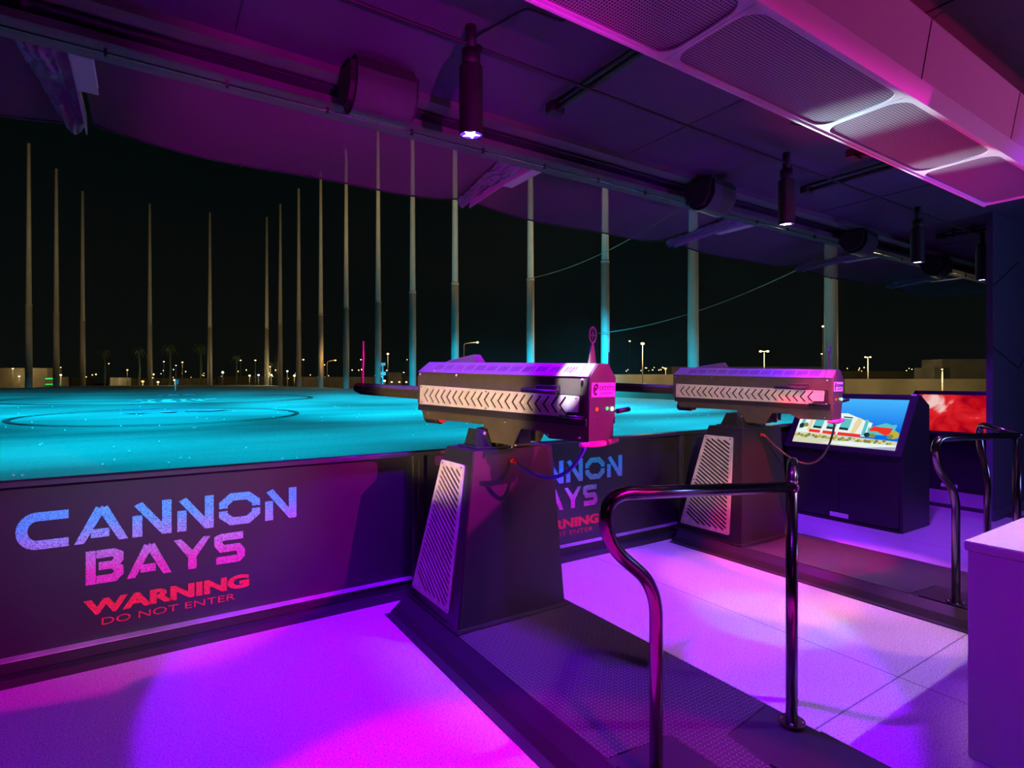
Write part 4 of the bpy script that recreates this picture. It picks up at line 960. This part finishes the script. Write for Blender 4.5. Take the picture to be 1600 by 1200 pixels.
# steelwork at the upper right behind the housing
g = thing('hanging_truss', 'dark steel bar with a triangular gusset behind the mesh housing, upper right', 'truss', (3.6, 0.55, 3.5))
MB().box(-0.05, 3.5, -0.02, 0.02, -0.02, 0.03).build('bar', M['deepblack'], g, Matrix.Rotation(-0.55, 4, 'Z'))
mb = MB(); mb.hexa([(0.55, -0.01, -0.02), (1.0, -0.01, -0.02), (0.81, -0.01, -0.27), (0.76, -0.01, -0.27)], [(0.55, 0.01, -0.02), (1.0, 0.01, -0.02), (0.81, 0.01, -0.27), (0.76, 0.01, -0.27)])
mb.tube([(0.785, 0, -0.25), (0.785, 0, -0.40)], 0.008, 8)
mb.build('gusset', M['deepblack'], g, Matrix.Rotation(-0.55, 4, 'Z'))
for (x, y, tilt) in ((4.55, 0.72, 0.10), (4.75, 0.80, -0.05)):
    g = thing('tension_rod', ('left' if tilt > 0 else 'right') + ' hand thin dark tension rod with turnbuckle, right of the gusset', 'rod', (x, y, 2.80), 0, 'tension rods hanging at the upper right')
    MB().tube([(0, 0, 0), (tilt, 0, 0.74)], 0.007, 8).build('rod', M['deepblack'], g)
    MB().tube([(tilt * .3, 0, 0.22), (tilt * .45, 0, 0.34)], 0.016, 8).ball((tilt * .1, 0, 0.06), 0.022).build('turnbuckle', M['deepblack'], g)

# ================================================================== SAFETY NETS AND ARMS OUTSIDE THE BEAM
def net_sheet(xa, xb, label):
    mb = MB(); nx, ny = 28, 10; V = []
    for i in range(nx + 1):
        row = []
        for j in range(ny + 1):
            u, v = i / nx, j / ny; x = xa + (xb - xa) * u; s = 4 * u * (1 - u)
            y = 3.97 + (1.25 - 0.10 * s) * v
            z = 3.52 - 0.13 * s * (v ** 0.7) - 0.0 * v + 0.02 * math.sin(9 * u + 3 * v) * v
            row.append(mb.b.verts.new((x, y, z)))
        V.append(row)
    for i in range(nx):
        for j in range(ny):
            f = mb.b.faces.new([V[i][j], V[i + 1][j], V[i + 1][j + 1], V[i][j + 1]]); f.smooth = True
    o = mb.build('safety_net', M['net']); tag(o, label, 'net', 'sagging safety nets outside the deck edge')
    # hem rope with small clips
    mb = MB(); pts = [V_ for V_ in []]
    pts = []
    for i in range(nx + 1):
        u = i / nx; s = 4 * u * (1 - u); pts.append((xa + (xb - xa) * u, 3.97 + 1.25 - 0.10 * s, 3.52 - 0.13 * s + 0.02 * math.sin(9 * u + 3) - 0.002))
    mb.tube(pts, 0.009, 6)
    for i in (9, 11, 14, 19): mb.ball(pts[i], 0.02, 6)
    mb.build('hem_rope', M['deepblack'], o)
    return o
AX = [-6.65, -3.5, -0.36, 2.80, 5.92, 9.0, 12.1, 15.2]
NL = ['leftmost safety net, only a sliver at the left edge', 'dark safety net left of the purple arm at the upper left', 'large purple lit safety net sagging between the upper left arm and the pink arm', 'violet safety net sagging between the pink arm and the next arm', 'third blue violet safety net sagging beyond the second speaker', 'small far safety net above the right hand street lamps', 'farthest small safety net beside the partition']
for i in range(7): net_sheet(AX[i] + 0.02, AX[i + 1] - 0.06, NL[i])
def net_arm(x, label, first=[None]):
    if first[0] is None:
        g = thing('outrigger', label, 'arm', (x, 3.97, 3.44), 0, 'white arms carrying the safety nets')
        MB().box(-0.005, 0.10, 0.0, 0.48, -0.012, 0.0).box(-0.005, 0.10, 0.0, 0.48, 0.03, 0.04).bevel(0.002, 1).build('base_plate', M['whitepaint'], g)
        MB().box(-0.012, -0.004, 0.0, 1.05, -0.01, 0.07).hexa([(-0.012, 0.46, -0.01), (-0.004, 0.46, -0.01), (-0.004, 1.12, -0.055), (-0.012, 1.12, -0.055)], [(-0.012, 0.46, 0.0), (-0.004, 0.46, 0.0), (-0.004, 1.08, 0.06), (-0.012, 1.08, 0.06)]).build('fin', M['whitepaint'], g)
        # bunched net gathered along the arm
        mb = MB(); n = 26; rows = []
        rd = random.Random(5)
        for i in range(n + 1):
            t = i / n; row = []
            wd = 0.26 * (1 - 0.55 * t)
            for j in range(7):
                s = j / 6
                row.append(mb.b.verts.new((-0.02 - wd * s, t * 1.15, 0.06 - 0.075 * math.sin(s * PI) * (0.6 + 0.4 * math.sin(7 * t + 2 * s)) - 0.05 * t + 0.012 * rd.uniform(-1, 1))))
            rows.append(row)
        for i in range(n):
            for j in range(6):
                f = mb.b.faces.new([rows[i][j], rows[i + 1][j], rows[i + 1][j + 1], rows[i][j + 1]]); f.smooth = True
        mb.build('gathered_net', M['fabric'], g)
        first[0] = g; return g
    c = copy_tree(first[0], None, label); c.location = (x, 3.97, 3.44); return c
AL = ['net outrigger out of view at the far left', 'purple lit net outrigger at the upper left corner', 'pink lit net outrigger above the near cannon', 'net outrigger under the second speaker', 'net outrigger under the third speaker', 'small net outrigger near the farthest speaker']
for x, l in zip([AX[1], AX[2], AX[3], AX[4], AX[5], AX[6]], AL): net_arm(x, l)

# ================================================================== RANGE: poles, net, target, rings
PX = [(-20.5, 151.4, 'first from the left'), (-17.65, 166.3, 'second from the left'), (-14.05, 182.5, 'third from the left'), (0.6, 185.3, 'alone left of centre of the far row'), (15.37, 185.4, 'alone right of the flag in the far row'),
      (30.1, 181.0, 'at the far corner, shortest looking'), (31.0, 165.4, 'second along the right side from the far corner'), (32.4, 149.3, 'third along the right side from the far corner'), (34.1, 134.4, 'fourth along the right side from the far corner'), (35.3, 118.4, 'left of the magenta sight post'),
      (37.5, 105.0, 'just right of the magenta sight post'), (38.4, 90.3, 'rising left of the near cannon body'), (40.3, 78.1, 'rising behind the near cannon roof wedge'), (47.9, 68.4, 'behind the middle of the near cannon'), (48.4, 52.7, 'beside the ring sight of the near cannon'), (46.9, 37.9, 'rising behind the left end of the far cannon'), (50.8, 26.1, 'thick, behind the right end of the far cannon')]
pb = None; pole_pts = []
for i, (x, y, d) in enumerate(PX):
    z0 = zf(x, y) - 0.02
    if pb is None:
        pb = thing('net_pole', 'tall pale net pole, ' + d, 'pole', (x, y, z0), 0, 'tall poles around the range')
        MB().tube([(0, 0, 0), (0, 0, 17.0)], 0.62, 16, True, 0.56).build('lower_section', M['pole'], pb)
        MB().tube([(0, 0, 17), (0, 0, 50.5)], 0.49, 16, True, 0.30).build('upper_section', M['pole'], pb)
        MB().tube([(0, 0, 16.9), (0, 0, 17.15)], 0.60, 16).build('joint_collar', M['pole'], pb)
        c = pb
    else:
        c = copy_tree(pb, None, 'tall pale net pole, ' + d); c.location = (x, y, z0)
    k = 1.0 if y > 60 else 0.92
    c.scale = (k, k, 1.0)
    pole_pts.append((x, y, z0))
# perimeter net hung just outside the poles
def net_pt(p, k=1.1): v = Vector((p[0] - 8, p[1] - 60, 0)).normalized() * k; return (p[0] + v.x, p[1] + v.y, p[2])
mb = MB()
for i in range(len(pole_pts) - 1):
    a, b = net_pt(pole_pts[i]), net_pt(pole_pts[i + 1]); n = 6
    for k in range(n):
        t0, t1 = k / n, (k + 1) / n
        p0 = Vector(a).lerp(Vector(b), t0); p1 = Vector(a).lerp(Vector(b), t1)
        sag0, sag1 = 50.2 - 3.0 * 4 * t0 * (1 - t0), 50.2 - 3.0 * 4 * t1 * (1 - t1)
        mb.quad(p0, p1, p1 + Vector((0, 0, sag1)), p0 + Vector((0, 0, sag0)))
tag(mb.build('perimeter_net', M['rangenet']), 'huge thin dark net strung between the tall poles', 'net')
for (i, j, h0, h1, lab) in ((14, 16, 8, 13, 'thin cable strung low between the right hand poles'), (13, 15, 17, 20, 'thin cable strung higher behind the right hand poles')):
    a, b = Vector(net_pt(pole_pts[i], -1.0)), Vector(net_pt(pole_pts[j], -1.0)); pts = []
    for k in range(17):
        t = k / 16; p = a.lerp(b, t); p.z += h0 + (h1 - h0) * t - 1.2 * 4 * t * (1 - t); pts.append(p)
    tag(MB().tube(pts, 0.035, 5).build('net_cable', M['pole']), lab, 'cable')

def ell(name, cx, cy, rx, ry, wdt, m, label):
    mb = MB(); prev = None; n = 120
    for i in range(n + 1):
        a = 2 * PI * i / n; q = []
        for s in (0, wdt):
            x, y = cx + (rx + s) * math.cos(a), cy + (ry + s) * math.sin(a); q.append(mb.b.verts.new((x, y, zf(x, y) + 0.02)))
        if prev: mb.b.faces.new([prev[0], prev[1], q[1], q[0]])
        prev = q
    return tag(mb.build(name, m), label, 'target ring')
ell('target_ring', 1.0, 38.5, 6.9, 7.6, 0.28, M['ring'], 'dark oval target ring line on the cyan turf, the nearer and smaller one')
ell('target_ring', 2.0, 68.5, 13.6, 13.8, 0.5, M['ring'], 'wide dark target ring line behind, passing under the projected lettering')
# light text projected on the turf: painted in as white and pink glyph patches
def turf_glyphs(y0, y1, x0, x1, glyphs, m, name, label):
    """projected light painted as flat shapes on the turf; glyph outlines in a unit strip, u across, v away"""
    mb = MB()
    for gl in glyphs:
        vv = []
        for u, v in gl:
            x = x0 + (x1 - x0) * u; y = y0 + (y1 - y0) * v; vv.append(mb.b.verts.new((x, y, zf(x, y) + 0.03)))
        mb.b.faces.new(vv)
    return tag(mb.build(name, m), label, 'turf marking')  # these markings are projected light painted as flat shapes
M['lightwhite'] = mat('painted_light_white', (0.95, 0.95, 0.95), 0.8); M['lightpink'] = mat('painted_light_pink', (0.9, 0.55, 0.8), 0.8, var=0.4, vscale=1.5)  # projected light put into diffuse colour
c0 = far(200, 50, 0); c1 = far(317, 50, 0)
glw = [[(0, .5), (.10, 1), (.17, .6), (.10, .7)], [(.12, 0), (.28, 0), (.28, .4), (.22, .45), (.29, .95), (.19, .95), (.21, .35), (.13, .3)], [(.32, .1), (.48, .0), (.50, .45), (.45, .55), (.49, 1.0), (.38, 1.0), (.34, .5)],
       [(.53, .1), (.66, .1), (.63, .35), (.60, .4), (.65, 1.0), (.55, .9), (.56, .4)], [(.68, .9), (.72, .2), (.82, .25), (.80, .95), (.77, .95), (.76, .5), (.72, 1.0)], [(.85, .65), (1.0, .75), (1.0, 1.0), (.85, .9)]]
turf_glyphs(c0.y - 3.5, c0.y + 5, c0.x, c0.x + 7.4, glw, M['lightwhite'], 'projected_lettering', 'illegible lettering of projected white light, painted across the cyan turf in front of the flag')
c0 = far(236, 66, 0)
turf_glyphs(c0.y - 3, c0.y + 6, c0.x, c0.x + 5.0, [[(0, .1), (.2, .0), (.3, .6), (.15, .5)], [(.3, .2), (.6, .1), (.55, .8), (.4, 1.0)], [(.62, .3), (.85, .4), (1.0, .2), (.9, 1.0), (.7, .9)]], M['lightpink'], 'projected_lettering', 'short patch of projected pink light painted on the turf between flag and white lettering')
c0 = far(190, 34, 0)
turf_glyphs(c0.y - 1.2, c0.y + 2.4, c0.x, c0.x + 6.2, [[(0, .3), (.15, .1), (.25, .35), (.1, .5)], [(.3, .4), (.42, .2), (.5, .5), (.38, .8)], [(.52, .5), (.75, .25), (.98, .55), (.8, 1.0), (.6, .9)]], M['lightpink'], 'projected_lettering', 'broken pink lilac projected light painted on the turf inside the nearer ring')
# flag target
fl = far(274, 95, 0); z0 = zf(fl.x, fl.y)
g = thing('target_flag', 'dark flag pole target on the turf beside a bright light', 'flag', (fl.x, fl.y, z0))
MB().tube([(0, 0, 0), (0, 0, 1.9)], 0.09, 8).build('pole', M['whitepaint'], g)
mb = MB(); mb.hexa([(0, -0.02, 1.0), (0.5, -0.02, 1.1), (0.5, 0.02, 1.1), (0, 0.02, 1.0)], [(0, -0.02, 1.9), (0.5, -0.02, 1.8), (0.5, 0.02, 1.8), (0, 0.02, 1.9)]); mb.build('flag', M['red'], g)
# golf balls scattered on the turf
rd = random.Random(11); gb = None
for i in range(150):
    r = rd.uniform(7, 45); px = rd.uniform(-20, 1150); p = far(px, r, 0)
    if p.y < 6: continue
    if gb is None:
        gb = MB().ball((0, 0, 0.03), 0.03, 8).build('golf_ball', M['golfball']); tag(gb, 'small white ball lying on the cyan turf', 'ball', 'balls scattered on the turf'); o = gb
    else:
        o = gb.copy(); COL.objects.link(o)
    o.location = (p.x, p.y, zf(p.x, p.y))

# ================================================================== CITY
def block(name, px0, px1, d, z0, z1, m, label, depth=6.0, cat='building'):
    a, b = far(px0, d, z0), far(px1, d, z0); n = Vector((FX, FY, 0)) * depth
    mb = MB(); mb.hexa([a, b, b + n, a + n], [p + Vector((0, 0, z1 - z0)) for p in (a, b, b + n, a + n)])
    o = mb.build(name, m); tag(o, label, cat); return o
def zat(py, d): return H + (HY - py) * d / F
def bld(px0, px1, py0, py1, d, m, label, name='building', cat='building'):
    return block(name, px0, px1, d, -1.9, zat(py0, d), m, label, 6, cat)
bld(-60, 74, 575, 604, 190, M['tan'], 'low tan building at the far left beyond the range')
bld(74, 130, 590, 600, 215, M['dirt'], 'low dark building right of the tan one at the far left')
bld(172, 186, 590, 600, 190, M['pale'], 'small pale shed among the dark trees on the left')
bld(200, 330, 591, 600, 240, M['tan'], 'long low tan building behind the flag')
bld(340, 470, 588, 600, 240, M['dirt'], 'dark low building row in the centre left distance')
bld(470, 590, 589, 602, 200, M['tan'], 'low tan building behind the fourth pole from the corner')
bld(607, 628, 582, 600, 175, M['tan'], 'square tan building left of the near cannon')
bld(632, 700, 588, 600, 185, M['dirt'], 'dark low building just left of the near cannon body')
bld(960, 1056, 585, 600, 95, M['tan'], 'tan wall with markings between the two cannons')
bld(1050, 1300, 573, 590, 150, M['tan'], 'long pale mound shaped building above the far cannon')
bld(1320, 1546, 592, 612, 62, M['tan'], 'long tan wall behind the kiosks at the right')
bld(1300, 1546, 580, 592, 130, M['dirt'], 'dark embankment above the tan wall at the right')
bld(1472, 1560, 561, 579, 120, M['pale'], 'pale building block at the right edge against the sky')
bld(1460, 1474, 574, 576, 119, M['pale'], 'small pale canopy beside the pale building at the right', 'canopy', 'canopy')
block('parking_strip', 955, 1060, 72, -1.9, zat(606, 72), M['dirt'], 'dark low kerb strip with parked shapes between the two cannons', 4, 'kerb')

def lamp(px, py, d, m, label, heads=1, arm=0, size=0.30, light=0, ground=-1.9, group=None, col=(1, 0.75, 0.35)):
    """street lamp: pole standing on the ground with one or two lamp heads"""
    p = far(px, d, ground); top = zat(py, d)
    g = thing('street_lamp', label, 'street lamp', (p.x, p.y, ground), -YAW, group)
    h = top - ground
    if arm:
        pts = smooth_path([(arm, 0, 0), (arm, 0, h - 0.25), (0, 0, h + 0.05)], 0.5, 4)
    else: pts = [(0, 0, 0), (0, 0, h)]
    MB().tube(pts, 0.07, 6).build('pole', M['lamppole'], g)
    xs = [0] if heads == 1 else [-size * 1.6, size * 1.6]
    for x in xs:
        MB().ball((x, 0, h), size * 0.62, 8, (1, 1, 0.6)).build('lamp_head', m, g)
    if heads == 2: MB().tube([(xs[0], 0, h), (xs[1], 0, h)], 0.06, 6).build('cross_arm', M['lamppole'], g)
    if light: point('street_light', (p.x - FX * 1.2, p.y - FY * 1.2, top - 0.6), col, light, 0.3)
    return g
lamp(746, 535, 120, M['warmw'], 'street lamp on a curved arm above the near cannon roof', 1, -2.9, 0.42, 1500)
lamp(1004, 537, 85, M['warmw'], 'brightest street lamp standing between the two cannons', 1, 0, 0.46, 4500, -1.9)
lamp(984, 533, 150, M['warmw'], 'fainter street lamp just left of the brightest one', 1, 0, 0.36, 0)
lamp(1040, 576, 120, M['amber'], 'low orange street lamp just left of the far cannon', 1, 0, 0.42, 1200, -1.9, None, (1, .45, .12))
lamp(1194, 549, 100, M['warmw'], 'bright twin headed street lamp above the far cannon', 2, 0, 0.40, 4500)
lamp(1286, 510, 95, M['warmw'], 'tall street lamp left of the thick pole at the right', 1, 0, 0.30, 0)
lamp(1284, 553, 120, M['warmw'], 'short street lamp beside the thick pole at the right', 1, 0, 0.26, 0)
lamp(1356, 558, 75, M['warmw'], 'twin headed street lamp above the blue screen', 2, 0, 0.20, 1800)
lamp(1472, 577, 55, M['warmw'], 'small bright lamp under the pale canopy at the right', 1, 0, 0.12, 1500)
lamp(1305, 577, 120, M['warmw'], 'tiny lamp right of the thick pole', 1, 0, 0.2, 0)
lamp(606, 553, 130, M['warmw'], 'street lamp right above the cyan target mast', 1, 0, 0.42, 900)
lamp(636, 562, 170, M['amber'], 'faint lamp far behind, left of the near cannon', 1, 0, 0.25, 0)
lamp(524, 563, 130, M['amber'], 'orange street lamp on an arm in the centre left', 1, -1.9, 0.34, 900, -1.9, None, (1, .5, .15))
lamp(507, 570, 140, M['amber'], 'small orange street lamp left of the armed one', 1, 0, 0.26, 0)
lamp(474, 562, 150, M['warmw'], 'street lamp beside the third right side pole', 1, 0, 0.34, 0)
lamp(564, 562, 150, M['warmw'], 'street lamp left of the magenta sight post', 1, 0, 0.28, 0)
lamp(422, 573, 160, M['amber'], 'short amber lamp near the far corner pole', 1, 0, 0.34, 600)
lamp(399, 563, 170, M['warmw'], 'street lamp left of the far corner pole', 1, 0, 0.36, 0)
lamp(376, 563, 180, M['warmw'], 'street lamp in front of a palm in the centre left', 1, 0, 0.34, 0)
lamp(285, 566, 190, M['amber'], 'orange street lamp between two palms, right of the flag', 1, 0, 0.42, 500)
lamp(256, 565, 190, M['warmw'], 'pale street lamp left of the flag', 1, 0, 0.34, 0)
lamp(275, 571, 170, M['warmw'], 'slim lamp directly behind the flag', 1, 0, 0.26, 0)
lamp(199, 578, 190, M['amber'], 'amber lamp between the two tall palms on the left', 1, 0, 0.40, 500)
lamp(170, 568, 200, M['amber'], 'dim amber lamp beside the leftmost palm', 1, 0, 0.32, 0)
lamp(95, 586, 180, M['warmw'], 'bright low lamp right of the green lit frontage', 1, 0, 0.52, 1800)
lamp(95, 574, 210, M['amber'], 'small amber lamp above the green lit frontage', 1, 0, 0.3, 0)
lamp(247, 597, 165, M['warmw'], 'bright white ground light left of the flag', 1, 0, 0.50, 900)
lamp(273, 594, 165, M['warmw'], 'bright warm light at the foot of the field behind the flag', 1, 0, 0.60, 900)
lamp(223, 596, 170, M['amber'], 'bright amber ground light between the third and fourth poles', 1, 0, 0.60, 900)
lamp(348, 582, 200, M['coolw'], 'white lit sign light right of the fifth pole', 1, 0, 0.7, 300, -1.9, None, (.9, 1, .9))
lamp(315, 586, 190, M['warmw'], 'small white light left of the fifth pole', 1, 0, 0.42, 300)
lamp(20, 576, 185, M['warmw'], 'small lamp at the roof line of the far left building', 1, 0, 0.34, 700)
lamp(30, 588, 183, M['coolw'], 'pale light on the far left building wall', 1, 0, 0.40, 500)
lamp(1004, 560, 300, M['amber'], 'tiny far lamp below the brightest street lamp', 1, 0, 0.3, 0)
lamp(390, 587, 170, M['warmw'], 'cluster light left of the far corner pole', 1, 0, 0.5, 500)
lamp(404, 586, 172, M['coolw'], 'blue white cluster light left of the far corner pole', 1, 0, 0.55, 300, -1.9, None, (.5, .6, 1))
lamp(424, 586, 170, M['warmw'], 'bright cluster light right of the far corner pole', 1, 0, 0.55, 500)
lamp(449, 580, 170, M['coolw'], 'white lit sign light between the corner poles', 1, 0, 0.5, 300)
lamp(460, 587, 170, M['warmw'], 'bright cluster light left of the third right side pole', 1, 0, 0.60, 500)
lamp(601, 595, 160, M['warmw'], 'bright ground light at the foot of the cyan mast', 1, 0, 0.55, 900)
for px in (612, 624, 635, 649): lamp(px, 597, 150, M['warmw'], 'small ground light in the row left of the near cannon', 1, 0, 0.36, 0, -1.9, 'row of small ground lights left of the near cannon')
rd = random.Random(21); src = None
for i in range(90):
    px = rd.choice([rd.uniform(-5, 160), rd.uniform(190, 520), rd.uniform(190, 520), rd.uniform(540, 650), rd.uniform(965, 1050), rd.uniform(1320, 1470)])
    d = rd.uniform(220, 420); py = rd.uniform(577, 594) if px < 700 else rd.uniform(574, 580)
    p = far(px, d, zat(py, d)); r = rd.uniform(0.12, 0.30) * d / 300
    if src is None:
        src = [MB().ball((0, 0, 0), 1.0, 6).tube([(0, 0, -0.8), (0, 0, -130)], 0.12, 4).build('distant_light', [m, M['lamppole']]) for m in (M['amber'], M['warmw'], M['coolw'], M['amber'])]
        for s in src:
            for f in s.data.polygons:
                if f.center.z < -0.95 or abs(f.center.z + 0.8) < 0.01: f.material_index = 1
        for s in src: tag(s, 'tiny distant city light on the horizon', 'light', 'distant city lights on the horizon')
        for s in src: s.location = p; s.scale = (r, r, r)
        continue
    s = rd.choice(src).copy(); COL.objects.link(s); s.location = p; s.scale = (r, r, r)
for k, s in enumerate(src): p = far(150 + 90 * k, 300, zat(585, 300)); s.location = p; s.scale = (.35,) * 3
# parked cars / containers as low dark shapes between the cannons would be too small to read; a green-lit frontage at the left
fr = far(70, 186, 0)
g = thing('lit_frontage', 'green lit shop frontage beside the far left building', 'frontage', (fr.x, fr.y, -1.9), -YAW)
gl = emis('green_strip', (0.05, 1.0, 0.2), 1.0)
MB().box(0, 5.6, 0, 3, 0, 4.8).build('wall', M['dirt'], g)
MB().box(0.2, 2.8, -0.1, 0, 4.0, 4.4).box(0.2, 5.4, -0.1, 0, 2.2, 2.5).build('light_strip', gl, g)
# cyan lit target mast and magenta far marker
p = far(598, 100, zf(37, 95))
g = thing('target_mast', 'cyan lit mast with two small boxes beside the magenta sight post', 'mast', (p.x, p.y, -0.3))
cy = mat('cyan_white_paint', (0.8, 0.85, 0.85), 0.5)
MB().tube([(0, 0, 0), (0, 0, 5.0)], 0.14, 8).build('mast', cy, g)
MB().box(-0.45, 0.45, -0.3, 0.3, 2.9, 3.5).box(-0.4, 0.4, -0.3, 0.3, 4.6, 5.1).build('boxes', cy, g)

# palms
def palm(px, py, d, label, first=[None]):
    h0 = 1.0
    p = far(px, d, -1.9); top = zat(py, d) + 1.9
    if first[0] is None:
        g = thing('palm_tree', label, 'palm tree', (p.x, p.y, -1.9), 0, 'palms beyond the range')
        MB().tube([(0, 0, 0), (0.02, 0, 0.5), (0, 0, 1.0)], 0.024, 8, True, 0.014).build('trunk', M['palm'], g)
        mb = MB(); rr = random.Random(2)
        for k in range(18):
            a = 2 * PI * k / 18 + rr.uniform(-.1, .1); e = rr.uniform(-0.3, 0.9); L = 0.17
            pr = Vector((0, 0, 1.0)); dirv = Vector((math.cos(a), math.sin(a), 0)); side = Vector((-math.sin(a), math.cos(a), 0)); prev = None
            for j in range(6):
                t = j / 5; c = pr + dirv * L * t + Vector((0, 0, L * (e * t - 1.1 * t * t))); wd = 0.020 * math.sin(PI * min(1, t + 0.12)) + 0.003
                q = [mb.b.verts.new(c + side * wd), mb.b.verts.new(c - side * wd)]
                if prev: mb.b.faces.new([prev[0], prev[1], q[1], q[0]])
                prev = q
        mb.build('fronds', M['palm'], g); first[0] = g; c = g
    else:
        c = copy_tree(first[0], None, label); c.location = (p.x, p.y, -1.9)
    s = top; c.scale = (s, s, s); return c
palm(163, 548, 175, 'leftmost palm tree beyond the turf, next to a dim amber lamp'); palm(217, 545, 175, 'palm tree left of the fourth pole'); palm(265, 541, 180, 'palm tree behind the flag')
palm(313, 540, 180, 'slim tall palm tree left of the fifth pole'); palm(369, 555, 180, 'short palm tree in the centre left'); palm(423, 566, 175, 'small palm tree behind the far corner poles')
